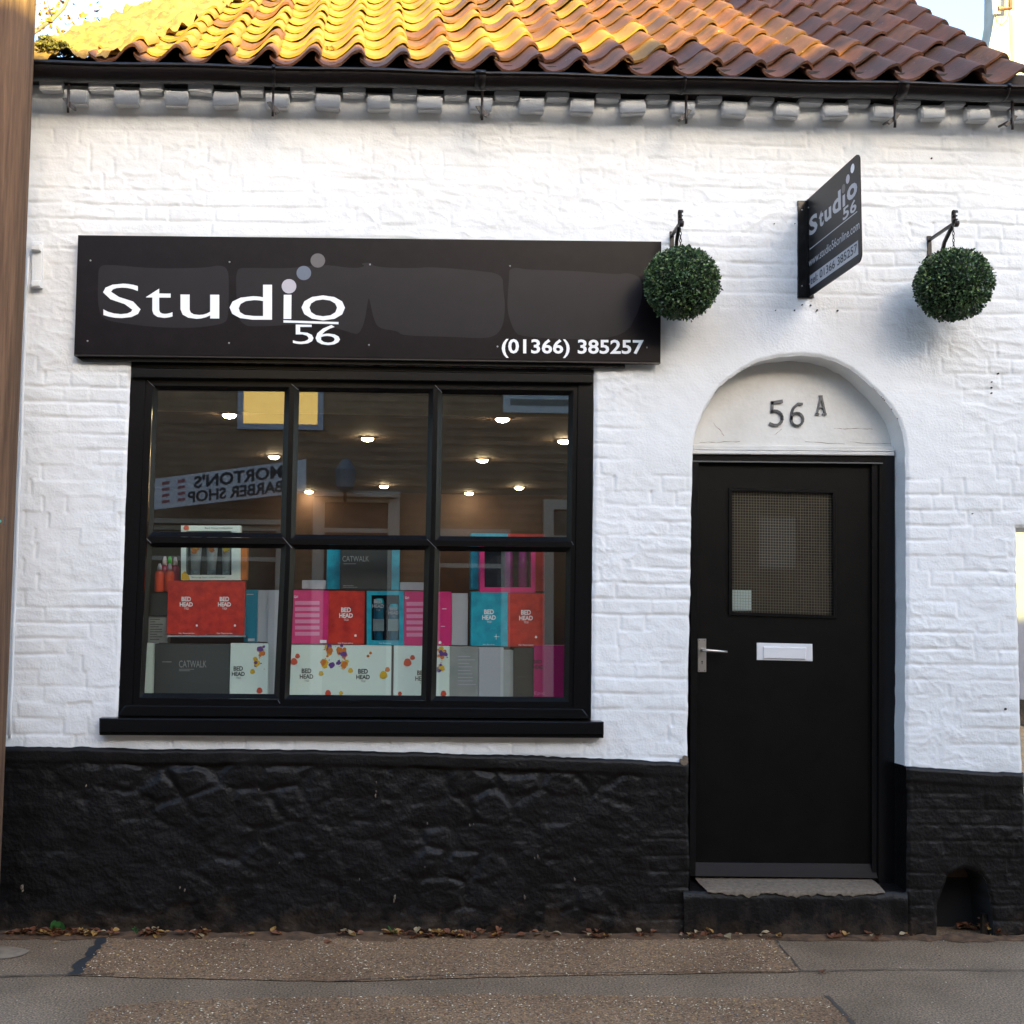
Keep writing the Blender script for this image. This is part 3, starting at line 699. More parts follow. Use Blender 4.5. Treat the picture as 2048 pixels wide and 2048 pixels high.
# iron drive-in gutter brackets
def mk_br():
    mb=MB(); mb.tube([(0,-.175,.04),(0,-.172,-.05),(0.001,-.17,-.13)],.0065,6); o=mb
    return mb
br_x=[(137,.02),(546,0),(964,0),(1372,.01),(1789,.0),(2024,-.01)]
words=['beside the wooden pole','above the left half of the shop sign','above the right half of the shop sign','above the left topiary ball','above the projecting sign','at the right edge of the roof']
m1=MB(); m1.tube([(0,-.205,.075),(0,-.205,-.035),(.0,-.200,-.062)],.0065,6)
m2=MB(); m2.prism([(-.012,-.20,.012),(-.03,-.20,.008),(-.01,-.20,-.022),(.022,-.20,-.045),(.034,-.20,-.036),(.012,-.20,-.012)],(0,.012,0)); m2.tube([(0.0,-.198,-.014),(.004,-.14,-.008),(.006,-.09,-.002)],.006,6)
me1=m1.mesh('rod',M['iron'],True); me2=m2.mesh('spike',M['iron'])
for (px,rz),wd in zip(br_x,words):
    p=P(px,(200+(px-137)*.0183),-.20); b=empty('gutter_bracket',(p.x,0,p.z),'thin rusty iron gutter bracket and spike '+wd,'bracket','iron brackets holding the gutter')
    link('rod',me1,b,(0,0,0)); o=link('spike',me2,b,(0,0,0)); 
    if px>1300: o.scale=(-1,1,1)

# ------------------------------------------------------------------ text helper
def text_geo(s, bold=0.0, res=3):
    cu=bpy.data.curves.new('t','FONT'); cu.body=s; cu.resolution_u=res; cu.fill_mode='BOTH'; cu.offset=bold
    o=bpy.data.objects.new('t',cu); COL.objects.link(o); dg=bpy.context.evaluated_depsgraph_get(); dg.update()
    me=o.evaluated_get(dg).to_mesh(); v=[tuple(a.co) for a in me.vertices]; f=[tuple(p.vertices) for p in me.polygons]
    o.evaluated_get(dg).to_mesh_clear(); bpy.data.objects.remove(o); bpy.data.curves.remove(cu)
    a=np.array(v); mn=a.min(0); mx=a.max(0); a=(a-mn)/np.where(mx-mn>1e-9,mx-mn,1); return a[:,:2].tolist(),f
TX={}
def tgeo(s,b):
    if (s,b) not in TX: TX[(s,b)]=text_geo(s,b)
    return TX[(s,b)]
def put_text(mb,s,quad,y,bold=0.0,mi=0,shear=0.0):        # quad in px TL,TR,BR,BL at depth y
    v,f=tgeo(s,bold); q=[P(a,b,y) for a,b in quad]
    out=[]
    for (u,w_) in v:
        u2=u+shear*(w_-.5)*.2
        top=q[0].lerp(q[1],u2); bot=q[3].lerp(q[2],u2); out.append(bot.lerp(top,w_))
    mb.add(out,f,mi)
def R4(x0,y0,x1,y1,s=0.0): return [(x0,y0),(x1,y0+s),(x1,y1+s),(x0,y1)]
def disc(mb,c,r,y,n=28,mi=0):
    p=P(*c,y); rr=r/417.0
    mb.add([(p.x+rr*math.cos(2*math.pi*k/n),y,p.z+rr*math.sin(2*math.pi*k/n)) for k in range(n)],[tuple(range(n))],mi)

# ------------------------------------------------------------------ shop sign
SQ=[(156,470),(1323,483),(1321,724),(148,708)]; SY=-.062
sg=empty('shop_sign',P(735,597,0),'long charcoal fascia sign reading Studio 56 with phone number above the window','sign')
mb=MB(); mb.qbox(SQ,SY,-.018,inset=.0015); mb.build('panel',M['sign'],sg)
def L2(a,b,t): return (a[0]+(b[0]-a[0])*t,a[1]+(b[1]-a[1])*t)
mb=MB(); mb.qbox([L2(SQ[0],SQ[3],1.0),L2(SQ[1],SQ[2],1.0),(1321,727),(148,711)],SY+.004,-.018); mb.build('bottom_lip',M['sign_edge'],sg)
mb=MB(); mb.qbox([(150,712),(1250,727),(1250,736),(165,722)],-.030,-.012); mb.build('backing_batten',M['black_gl'],sg)
# soft-edged greyer panels where the face is bonded
def patch(pts, y):
    n=len(pts); sm=[]                                     # chaikin
    for _ in range(2):
        q=[]
        for i in range(len(pts)):
            a,b=pts[i],pts[(i+1)%len(pts)]; q+= [(a[0]*.75+b[0]*.25,a[1]*.75+b[1]*.25),(a[0]*.25+b[0]*.75,a[1]*.25+b[1]*.75)]
        pts=q
    mb=MB(); mb.add([P(a,b,y) for a,b in pts],[tuple(range(len(pts)))]); return mb
Z4=lambda L:[(100+a*.3416,440+b*.3416) for a,b in L]; Z5=lambda L:[(700+a*.3313,440+b*.3313) for a,b in L]
for pts in (Z4([(285,275),(330,258),(600,285),(920,280),(990,262),(1045,285),(1048,400),(1045,580),(1010,610),(860,632),(640,630),(420,605),(300,580),(278,480),(282,340)]),
            Z4([(1090,290),(1130,278),(1400,285),(1600,258),(1780,285),(1850,270)])+Z5([(60,262),(125,255),(150,285),(400,292),(480,282),(760,305),(920,325),(925,420),(938,520),(925,640),(880,700),(800,716),(620,705),(310,698),(290,670),(170,655),(140,590),(115,462),(108,490),(90,610),(60,680)])+Z4([(1790,670),(1700,640),(1550,605),(1180,628),(1130,610),(1100,570),(1090,430)]),
            Z5([(960,300),(1000,285),(1060,300),(1380,308),(1620,330),(1670,318),(1730,335),(1760,360),(1765,460),(1740,560),(1660,700),(1400,725),(1030,705),(990,670),(960,590),(948,520),(955,420),(962,330)])):
    patch(pts,SY-.0008).build('bonded_patch',M['ghost'],sg)
def pxrange(px,prop): pass
mb=MB(); ty=SY-.002
for ch,x0,y0,x1,y1,b in (('S',206,567,281,636,-.004),('t',292,577,345,635.5,-.002),('u',361,589,438.5,637.5,.0),('d',459,569,544,639,-.002),('o',603,590.5,690,640.5,-.002),('5',586,649,627,688,-.004),('6',631,649.5,680,690,-.004)):
    put_text(mb,ch,R4(x0,y0,x1,y1,.5),ty,b)
mb.qbox([(567.5,589.5),(583,589.5),(582.5,638),(567,638)],ty-.0003,ty+.001)
mb.qbox([(567,640.5),(677,644),(677,648.5),(567,645)],ty-.0003,ty+.001)
put_text(mb,'(01366) 385257',[(1003.5,677.5),(1287.5,679.5),(1287.5,716.5),(1003.5,715.5)],ty,.022)
build_letters(mb,'letter',M['vinyl'],sg)
for c,k in (((578,572.5),'vinyl_grey'),((607.6,546),'vinyl_blue'),((635.6,521),'vinyl_dark')):
    mb=MB(); disc(mb,c,14.7,ty); mb.build('printed_dot',M[k],sg)
sc=MB(); sc.lathe([(.0045,0),(.004,-.002),(.0022,-.0035)],(0,0,0),'y',10); scm=sc.mesh('screw',M['screw'],True)
for x,y in ((181,521),(459,524),(740,529),(1020,532),(175,682),(458,686),(738,690),(995,693),(1294,695)):
    p=P(x,y,SY-.0005); link('screw',scm,sg,p-woff(sg))

# ------------------------------------------------------------------ window
wn=empty('window_part_holder',(0,0,0),'x','x'); bpy.data.objects.remove(wn)
FY=.012
OL=[(262,724),(1187,740),(1181,1437),(235,1433)]           # frame outline TL TR BR BL
mb=MB()
def ql(a,b): return a
# outer frame ring
IL=[(291,758),(1157,767),(1147,1416),(264,1409)]
for i in range(4):
    j=(i+1)%4; mb_q=[OL[i],OL[j],IL[j],IL[i]]
    p=[P(a,b,FY) for a,b in mb_q]; mb.hexa([*p,*[Vector((v.x,.085,v.z)) for v in p]])
window=mb.build('window',M['black_upvc'],bld); window['label']='black framed shop window of six panes, three over three'
mb=MB(); mb.qbox([(263,735),(1186,748),(1186,766),(263,755)],-.016,.02,inset=.004); mb.build('head_board',M['black_gl'],window)
mb=MB(); mb.qbox([(250,1411),(1165,1418),(1180,1438),(236,1432)],-.012,.03,inset=.003); mb.build('bottom_rail',M['black_gl'],window)
panes=[[(316,781),(569,783.5),(561,1066),(306.5,1063)],[(599,784),(857,787),(851,1071),(591.5,1069)],[(886,789),(1137,791),(1133,1074),(880.5,1072)],
       [(305,1095),(562,1097),(548,1388),(289,1386)],[(591,1099),(849,1100.5),(842,1391),(579,1389.5)],[(879.6,1102.6),(1132,1104.5),(1127,1394),(872,1392)]]
SYW=.022
# sash bars: chamfered profile. bars drawn between neighbouring glass openings
def grow(q,g): 
    return [(q[0][0]-g,q[0][1]-g),(q[1][0]+g,q[1][1]-g),(q[2][0]+g,q[2][1]+g),(q[3][0]-g,q[3][1]+g)]
bev=10
# flat faces of sash: outer border pieces
c=[grow(q,bev) for q in panes]
def face(mb,q,y0=SYW,y1=.08): 
    p=[P(a,b,y0) for a,b in q]; mb.hexa([*p,*[Vector((v.x,y1,v.z)) for v in p]])
mb=MB(); face(mb,[IL[0],IL[1],c[2][1],c[0][0]]); mb.build('sash_rail',M['black_upvc'],window)
mb=MB(); face(mb,[c[3][3],c[5][2],IL[2],IL[3]]); mb.build('sash_rail',M['black_upvc'],window)
mb=MB(); face(mb,[IL[0],c[0][0],c[3][3],IL[3]]); mb.build('sash_stile',M['black_upvc'],window)
mb=MB(); face(mb,[c[2][1],IL[1],IL[2],c[5][2]]); mb.build('sash_stile',M['black_upvc'],window)
for a,b in ((0,1),(1,2)):
    for k in (0,3):
        mb=MB(); face(mb,[c[a+k][1],c[b+k][0],c[b+k][3],c[a+k][2]],SYW-.002); mb.build('mullion',M['black_upvc'],window)
mb=MB(); face(mb,[c[0][3],c[2][2],c[5][1],c[3][0]],SYW-.001); mb.build('transom',M['black_upvc'],window)
for q,g in zip(panes,c):
    mb=MB(); n=4
    o_=[P(a,b,SYW-.0005) for a,b in g]; i_=[P(a,b,SYW+.024) for a,b in q]
    # keep the bead's back edge square to the wall (same x,z as its own front)
    for k in range(4):
        j=(k+1)%4; mb.add([o_[k],o_[j],i_[j],i_[k]],[(0,1,2,3)])
    mb.build('glazing_bead',M['black_gl'],window)
    mb=MB(); p=[P(a,b,SYW+.0235) for a,b in grow(q,4)]; mb.hexa([*p,*[Vector((v.x,SYW+.0275,v.z)) for v in p]]); mb.build('pane',M['glass'],window)
# bright mitre lines at the bar crossings
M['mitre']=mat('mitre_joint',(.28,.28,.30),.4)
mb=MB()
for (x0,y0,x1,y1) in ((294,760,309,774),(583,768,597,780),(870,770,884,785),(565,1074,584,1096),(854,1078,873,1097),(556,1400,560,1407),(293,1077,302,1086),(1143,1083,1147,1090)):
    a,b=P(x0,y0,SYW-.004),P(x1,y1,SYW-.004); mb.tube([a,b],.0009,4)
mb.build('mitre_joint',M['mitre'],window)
mb=MB()
for x in (405,708,1003): mb.rect(x-10,1399+(x-400)*.006,x+10,1403+(x-400)*.006,SYW-.006,SYW+.01,inset=.002)
mb.build('drain_cap',M['black_gl'],window)
mb=MB()
q=[(198,1436.5),(1208,1444),(1208,1470),(198,1466)]
mb.qbox(q,-.075,.02,inset=.005); mb.qbox([(199,1464),(1207,1469),(1207,1476),(199,1470)],-.055,.01)
s=mb.build('sill',M['black_gl'],window)

# ------------------------------------------------------------------ door
DY=.118
mb=MB()
for q in ([(1385,909),(1789,912),(1789,925),(1385,922)],[(1384,922),(1397,922),(1391,1752),(1379,1752)],[(1759,925),(1789,925),(1792,1787),(1757,1787)]):
    p=[P(a,b,DY) for a,b in q]; mb.hexa([*p,*[Vector((v.x,.22,v.z)) for v in p]])
dfr=mb.build('door_frame',M['black_gl'],bld)
mb=MB(); p=[P(a,b,DY+.012) for a,b in [(1744,925),(1759,925),(1757,1760),(1744,1760)]]; mb.hexa([*p,*[Vector((v.x,.22,v.z)) for v in p]]); mb.build('stop',M['black_gl'],dfr)
mb=MB(); mb.qbox([(1386,921),(1766,925),(1766,927.5),(1386,923.5)],DY-.004,DY+.01); mb.build('head_bead',M['mitre0'],dfr)
LY=.150
dq=[(1394,925),(1746,928),(1745,1752),(1390,1750)]; gq=[(1464,981),(1666,986),(1667,1231),(1464,1224)]
mb=MB()
for i in range(4):
    j=(i+1)%4; p=[P(a,b,LY) for a,b in (dq[i],dq[j],gq[j],gq[i])]; mb.hexa([*p,*[Vector((v.x,LY+.044,v.z)) for v in p]])
door=mb.build('door',M['black_door'],bld); door['label']='plain black painted door with a wired glass pane, letterbox and lever handle'
mb=MB(); g2=grow(gq,6)
for i in range(4):
    j=(i+1)%4; p=[P(a,b,LY-.009) for a,b in (g2[i],g2[j],gq[j],gq[i])]; mb.hexa([*p,*[Vector((v.x,LY+.006,v.z)) for v in p]])
mb.build('glazing_bead',M['black_gl'],door)
mb=MB(); p=[P(a,b,LY+.016) for a,b in grow(gq,2)]; mb.hexa([*p,*[Vector((v.x,LY+.022,v.z)) for v in p]]); mb.build('pane',M['glass_door'],door)
mb=MB(); yy=LY+.015; A,B,Cc,D=[P(a,b,yy) for a,b in gq]
nxw,nzw=37,44
def strip(a,b,wd,ax):
    if ax=='x': mb.add([a+Vector((-wd,0,0)),a+Vector((wd,0,0)),b+Vector((wd,0,0)),b+Vector((-wd,0,0))],[(0,1,2,3)])
    else: mb.add([a+Vector((0,0,-wd)),b+Vector((0,0,-wd)),b+Vector((0,0,wd)),a+Vector((0,0,wd))],[(0,1,2,3)])
for i in range(1,nxw): strip(A.lerp(B,i/nxw),D.lerp(Cc,i/nxw),.00075,'x')
for i in range(1,nzw): strip(A.lerp(D,i/nzw),B.lerp(Cc,i/nzw),.00075,'z')
M['wire']=mat('wire',(.20,.17,.12),.5,metal=.3)
o=mb.build('wire_mesh',M['wire'],door); o['kind']='stuff'
M['label_w']=mat('pale_label',(.66,.70,.58),.6)
mb=MB(); mb.rect(1465,1180,1503,1221,LY+.024,LY+.026); mb.build('paper_label',M['label_w'],door)
M['notice']=mat('dark_notice',(.022,.018,.014),.6); M['notice_t']=mat('notice_text',(.16,.16,.2),.6)
mb=MB(); mb.rect(1520,1034,1591,1137,LY+.026,LY+.028); mb.build('notice',M['notice'],door)
mb=MB()
for k,(tx,x0,x1) in enumerate((('SORRY',1528,1583),('WE ARE',1523,1588),('CLOSED',1524,1588),('OPEN',1533,1578))):
    put_text(mb,tx,R4(x0,1046+k*21,x1,1058+k*21),LY+.0255,.01)
del mb
# hallway behind the door
mb=MB(); h0,h1=P(1380,900,.2),P(1800,1800,.2)
mb.box((h0.x-.12,1.7,.1),(h1.x+.03,1.75,2.6)); mb.box((h0.x-.14,.2,.1),(h0.x-.12,1.7,2.6)); mb.box((h1.x+.03,.2,.1),(h1.x+.05,1.7,2.6)); mb.box((h0.x-.14,.2,2.6),(h1.x+.05,1.75,2.62)); mb.box((h0.x-.14,.2,.08),(h1.x+.05,1.75,.1))
M['hall']=mat('ochre_hall_wall',(.14,.06,.02),.8,col2=(.03,.02,.018),vs=1.6)
mb.build('hallway',M['hall'],bld)
mb=MB(); mb.rect(1395.6,1277.6,1412.7,1344,LY-.007,LY,inset=.002); hd=mb.build('handle_plate',M['chrome'],door)
hp=P(1404,1300,LY-.007); mb=MB(); mb.lathe([(.010,0),(.010,-.012),(.007,-.014),(.007,-.045)],hp,'y',14)
mb.tube([hp+Vector((0,-.042,0)),hp+Vector((.012,-.047,-.0005)),hp+Vector((.06,-.047,-.003)),hp+Vector((.112,-.044,-.006))],[.0075,.0075,.0065,.0055],10); mb.build('lever_handle',M['chrome'],door,smooth=True)
mb=MB(); kp=P(1404,1323,LY-.0075); mb.lathe([(.0035,0),(.0035,-.0015)],kp,'y',10); mb.box((kp.x-.0016,kp.y-.0015,kp.z-.013),(kp.x+.0016,kp.y,kp.z)); 
for a,b in ((1398.5,1280.5),(1409.5,1280.5),(1398.5,1341),(1409.5,1341)):
    mb.lathe([(.002,0),(.002,-.0015)],P(a,b,LY-.0075),'y',8)
mb.build('keyhole',M['hole'],door)
mb=MB(); mb.qbox([(1514,1285.5),(1625,1288),(1625.5,1322.5),(1514,1320)],LY-.006,LY,inset=.0015); mb.build('letterbox_plate',M['alu'],door)
mb=MB(); mb.qbox([(1527,1293.5),(1613,1295),(1612,1319),(1527,1317)],LY-.014,LY-.006,inset=.003); mb.build('letterbox_flap',M['alu'],door)
mb=MB(); a=[(1391,1727),(1752,1730),(1756,1756),(1389,1752)]
p=[P(x,y,LY-.03) for x,y in a]; t=.020
mb.hexa([p[3],p[2],Vector((p[1].x,LY-.004,p[1].z)),Vector((p[0].x,LY-.004,p[0].z)),Vector((p[3].x,LY,p[3].z)),Vector((p[2].x,LY,p[2].z)),Vector((p[1].x,LY,p[1].z+.001)),Vector((p[0].x,LY,p[0].z+.001))])
M['bluegl']=mat('blue_black_weatherboard',(.0025,.0025,.005),.4,spec=.12)
mb.build('weatherboard',M['bluegl'],door)
# tympanum and its mouldings
TY=.145
tp=[P(a,b,TY) for a,b in ((1384,893),(1384,868),(1389,842),(1402,812),(1424,778),(1450,752),(1482,730),(1515,716),(1559,705),(1602,702),(1642,706),(1674,717),(1704,735),(1732,759),(1760,791),(1779,823),(1789,856),(1793,893))]
mb=MB(); mb.prism(tp,(0,.03,0)); tym=mb.build('tympanum',M['white_old'],bld)
mb=MB(); mb.qbox([(1386,889),(1790,893),(1790,899),(1386,895)],.123,.2,inset=.002); mb.qbox([(1386,895),(1790,899),(1790,903),(1386,899)],.112,.2,inset=.0015); mb.qbox([(1385,900),(1789,904),(1789,911),(1385,907.5)],.100,.2,inset=.003); mb.build('lintel_moulding',M['white_old'],bld)
mb=MB()
def crack(pts,y,r=.0011):
    q=[]
    for i in range(len(pts)-1):
        for k in range(5):
            t=k/5; q.append(P(pts[i][0]*(1-t)+pts[i+1][0]*t+random.uniform(-1,1),pts[i][1]*(1-t)+pts[i+1][1]*t+random.uniform(-.8,.8),y))
    q.append(P(*pts[-1],y)); mb.tube(q,[r*random.uniform(.3,1.3) for _ in q],4)
M['crackm']=mat('crack_dirt',(.16,.10,.06),.9)
for pts in ([(1400,885),(1440,884),(1480,883)],[(1700,884),(1745,887),(1785,887)],[(1425,845),(1440,860),(1448,872)],[(1668,856),(1690,858),(1720,857),(1745,858)],[(1550,870),(1563,858)],[(1610,884),(1690,888)]):
    crack(pts,TY-.0005)
mb.build('crack',M['crackm'],tym)
# house number 56 A (slab figures)
def slab(mb,strokes,box,y,wd,th=.008):
    x0,y0,x1,y1=box
    for st in strokes:
        w_=wd*(st[0] if isinstance(st[0],(int,float)) else 1); pts=st[1:] if isinstance(st[0],(int,float)) else st
        q=[P(x0+(x1-x0)*a,y1-(y1-y0)*b,y) for a,b in pts]
        for i in range(len(q)-1):
            d=(q[i+1]-q[i]); d.y=0; L_=d.length; d.normalize(); n=Vector((-d.z,0,d.x))*w_*.5; a=q[i]-d*w_*.25; b=q[i+1]+d*w_*.25
            mb.prism([a-n,b-n,b+n,a+n],(0,th,0))
def arc(cx_,cy_,rx,ry,a0,a1,n=9): return [(cx_+rx*math.cos(math.radians(a0+(a1-a0)*k/n)),cy_+ry*math.sin(math.radians(a0+(a1-a0)*k/n))) for k in range(n+1)]
M['num']=mat('grey_metal_figures',(.11,.115,.12),.4,metal=.3)
num=[(1,[(.22,.55),(.25,.97)]),(1.4,[(.22,.93),(.9,.99)]),(1.15,[(.22,.55)]+arc(.42,.30,.5,.30,115,-70)+[(.35,.02),(.08,.08)])]
mb=MB(); slab(mb,[(k,*p) for k,p in num],(1538,802,1567,851),TY-.01,.012); mb.build('number_five',M['num'],tym)
mb=MB(); slab(mb,[(1.1,*([(.88,.96),(.6,.97)]+arc(.55,.40,.43,.5,120,180)+arc(.52,.29,.42,.28,190,540,16)))],(1580,806,1608,852),TY-.01,.011); mb.build('number_six',M['num'],tym)
mb=MB(); slab(mb,[(1,(.12,.04),(.48,.96)),(1.3,(.52,.96),(.88,.04)),(.9,(.26,.36),(.76,.36)),(1,(0,.02),(.3,.02)),(1,(.66,.02),(1,.02)),(1,(.34,.97),(.6,.97))],(1632,791,1653,829),TY-.01,.0085); mb.build('letter_a',M['num'],tym)
# step
st=MB(); zf=xz(1600,1786,-.035)[1]; sx0,sx1=xz(1372,1800,-.03)[0],xz(1812,1800,-.03)[0]
bm=bmesh.new(); bmesh.ops.create_grid(bm,x_segments=130,y_segments=14,size=.5)
for v in bm.verts:
    u,t=v.co.x+.5,v.co.y+.5; x=sx0-.01+(sx1-sx0+.02)*u; nz=float(mnoise.fractal(Vector((x*14,t*5,1)),1,2,4))
    if t<.5: s_=t/.5; v.co=Vector((x,-.024+.009*nz, -.08+(zf+.08)*s_))
    else: s_=(t-.5)/.5; v.co=Vector((x,-.024+.218*s_,zf+.035*s_*0.6+.006*nz*(1-s_)))
for f in bm.faces: f.smooth=True
me=bpy.data.meshes.new('doorstep'); bm.to_mesh(me); bm.free(); me.materials.append(M['black_ma'])
stp=link('doorstep',me,bld)
mb=MB()
top=[(1412,1763)]+[(1425,1772),(1432,1783)]
n=60; vs=[]
for i in range(n+1):
    u=i/n; x=sx0+.10+(sx1-sx0-.20)*u; k=.010+.016*float(mnoise.noise(Vector((x*30,0,0))))+.01*float(mnoise.noise(Vector((x*9,5,0))))
    e=min(u,1-u)*6; e=min(1,e)
    for (yy,zz) in ((-.033,zf-k*1.3*e-.002),(-.034,zf-.001),(-.026,zf+.004),(.06,zf+.015),(.16,zf+.028)): vs.append((x+(.02 if yy>0 else 0)*(u-.5),yy,zz+.004))
mb.add(vs,[(i*5+k,(i+1)*5+k,(i+1)*5+k+1,i*5+k+1) for i in range(n) for k in range(4)])
mb.build('worn_stone_tread',M['stone_step'],stp,smooth=True)

# vent recess
mb=MB(); v0,v1=xz(1868,1840)[0],xz(1984,1840)[0]; vt=xz(1930,1737)[1]
ve=[Vector((a,0,b)) for a,b in vent_poly]; n=len(ve)
mb.add([(p.x,-.004,p.z) for p in ve]+[(p.x,.185,p.z) for p in ve],[(i,i+1,n+i+1,n+i) for i in range(n-1)]+[tuple(range(n,2*n))])
M['vent_dark']=mat('dark_vent_lining',(.006,.006,.006),.9); mb.build('vent_recess',M['vent_dark'],plinth)  # one even near-black colour over the whole recess
mb=MB()
for px in (1893,1972): p=G(px,1830); mb=MB(); mb.box((p.x-.012,.03,-.05),(p.x+.012,.055,.10)); mb.build('vent_bar',M['black_ma'],plinth)

# ------------------------------------------------------------------ projecting sign
bx=P(1614,500,0).x; BD=.63
zt0,zt1=xz(1614,402)[1],xz(1614,596)[1]; BH=zt0-zt1
ps=empty('projecting_sign',(bx,0,zt1),'dark grey projecting blade sign reading Studio 56 with web address, between the two topiary balls','sign')
mb=MB(); mb.rect(1596,401,1628,595,-.012,.006,inset=.001); mb.build('wall_plate',M['black_gl'],ps)
mb=MB(); mb.box((bx-.006,-.032,zt1+.004),(bx-.002,-.012,zt0-.002)); mb.build('clamp_angle',M['black_gl'],ps)
pts=[]; r=.035
def bl(u,v): return Vector((bx,-.010-u,zt1+v))
z0b,z1b=.0,BH
pts=[bl(0,0)]+[bl(BD-r+r*math.sin(t),r-r*math.cos(t)) for t in np.linspace(0,math.pi/2,7)]+[bl(BD-r+r*math.cos(t),BH-r+r*math.sin(t)) for t in np.linspace(0,math.pi/2,7)]+[bl(0,BH)]
mb=MB(); mb.prism([p+Vector((-.002,0,0)) for p in pts],(.006,0,0)); mb.build('blade',M['blade'],ps)
def btext(mb,s,u0,v0,u1,v1,bold=0,mi=0,off=.003):         # read from the left side: u runs outward
    v,f=tgeo(s,bold); mb.add([(bx-off, -.010-BD*(u0+(u1-u0)*a), zt1+BH*(v0+(v1-v0)*b)) for a,b in v],f,mi)
def brect(mb,u0,v0,u1,v1,mi=0,off=.0026):
    mb.add([(bx-off,-.010-BD*u,zt1+BH*v) for u,v in ((u0,v0),(u1,v0),(u1,v1),(u0,v1))],[(0,1,2,3)],mi)
mb=MB()
for ch,u0,v0,u1,v1,b in (('S',.05,.60,.22,.79,.03),('t',.25,.605,.34,.765,.03),('u',.36,.61,.49,.73,.035),('d',.515,.615,.67,.81,.03),('o',.78,.625,.96,.765,.035),('5',.70,.49,.81,.605,.02),('6',.83,.49,.94,.605,.02)): btext(mb,ch,u0,v0,u1,v1,b)
brect(mb,.70,.62,.745,.73); brect(mb,.05,.468,.95,.478)
btext(mb,'www.studio56online.com',.03,.30,.985,.385,.006)
brect(mb,.045,.075,.955,.205)
build_letters(mb,'letter',M['silver_vinyl'],ps)
mb=MB(); btext(mb,'tel: 01366 385257',.06,.105,.94,.185,.004,0,.0034); build_letters(mb,'strip_letter',M['blade'],ps)
for (u,v,k) in ((.72,.79,'vinyl_dark'),(.80,.845,'vinyl_grey'),(.885,.905,'vinyl')):
    mb=MB(); mb.add([(bx-.0028,-.010-BD*u-.021*math.cos(t),zt1+BH*v+.021*math.sin(t)) for t in np.linspace(0,2*math.pi,21)[:-1]],[tuple(range(20))]); mb.build('printed_dot',M[k],ps)
for py in (420,572):
    p=P(1604,py,-.013); link('bolt',scm,ps,p-woff(ps))
    link('bolt',scm,ps,P(1622,py,-.013)-woff(ps))
    o=link('bolt',scm,ps,Vector((bx-.007,-.05,p.z))-woff(ps)); o.rotation_euler=(0,0,-math.pi/2)

# ------------------------------------------------------------------ topiary balls on scroll brackets
def ball_mesh():
    mb=MB(); R0=.164
    N=6800
    for i in range(N):
        ph=math.acos(1-2*(i+.5)/N); th=math.pi*(1+5**.5)*i
        d=Vector((math.sin(ph)*math.cos(th),math.sin(ph)*math.sin(th),math.cos(ph)))
        d=(d+Vector((random.gauss(0,.04),random.gauss(0,.04),random.gauss(0,.04)))).normalized()
        lump=.010*mnoise.noise(d*4)+.004*mnoise.noise(d*13)
        p=d*(R0+lump+random.uniform(-.014,.009)+(random.uniform(0,.014) if random.random()<.06 else 0)); p.z*=.975
        # leaf pair: axis leaning outwards
        a=(d*random.uniform(.1,.9)+Vector((random.gauss(0,.6),random.gauss(0,.6),random.gauss(0,.6)))).normalized(); b=a.cross(Vector((random.gauss(0,1),random.gauss(0,1),random.gauss(0,1)))).normalized(); n=a.cross(b)
        L_=random.uniform(.011,.0175); W_=L_*.42; k=random.random(); z=d.z
        mi=0 if k<.40 else 1 if k<.78 else 2 if k<.92-.0*z else 3
        mb.add([p,p+a*L_*.45+b*W_+n*.001,p+a*L_+n*-.001,p+a*L_*.45-b*W_+n*.001],[(0,1,2),(0,2,3)],mi)
    return mb.mesh('foliage',[M['ball_d'],M['ball_m'],M['ball_l'],M['ball_b']])
bm_=ball_mesh()
core=MB(); prof_=[(.149*math.sin(t),-.149*math.cos(t)) for t in np.linspace(0.02,math.pi-.02,14)]; core.lathe(prof_,(0,0,0),'z',24)
M['core']=mat('dark_core',(.006,.012,.006),.9); corem=core.mesh('core',M['core'],True)
def chain_mesh(L_):
    mb=MB(); n=int(L_/.017)
    for i in range(n):
        c=-.008-i*.017; q=[(.005*math.cos(t) if i%2 else 0,0 if i%2 else .005*math.cos(t),c+.011*math.sin(t)) for t in np.linspace(0,2*math.pi,9)]
        mb.tube(q,.0019,5,cap=False)
    return mb.mesh('chain',M['iron'],True)
balls=[]
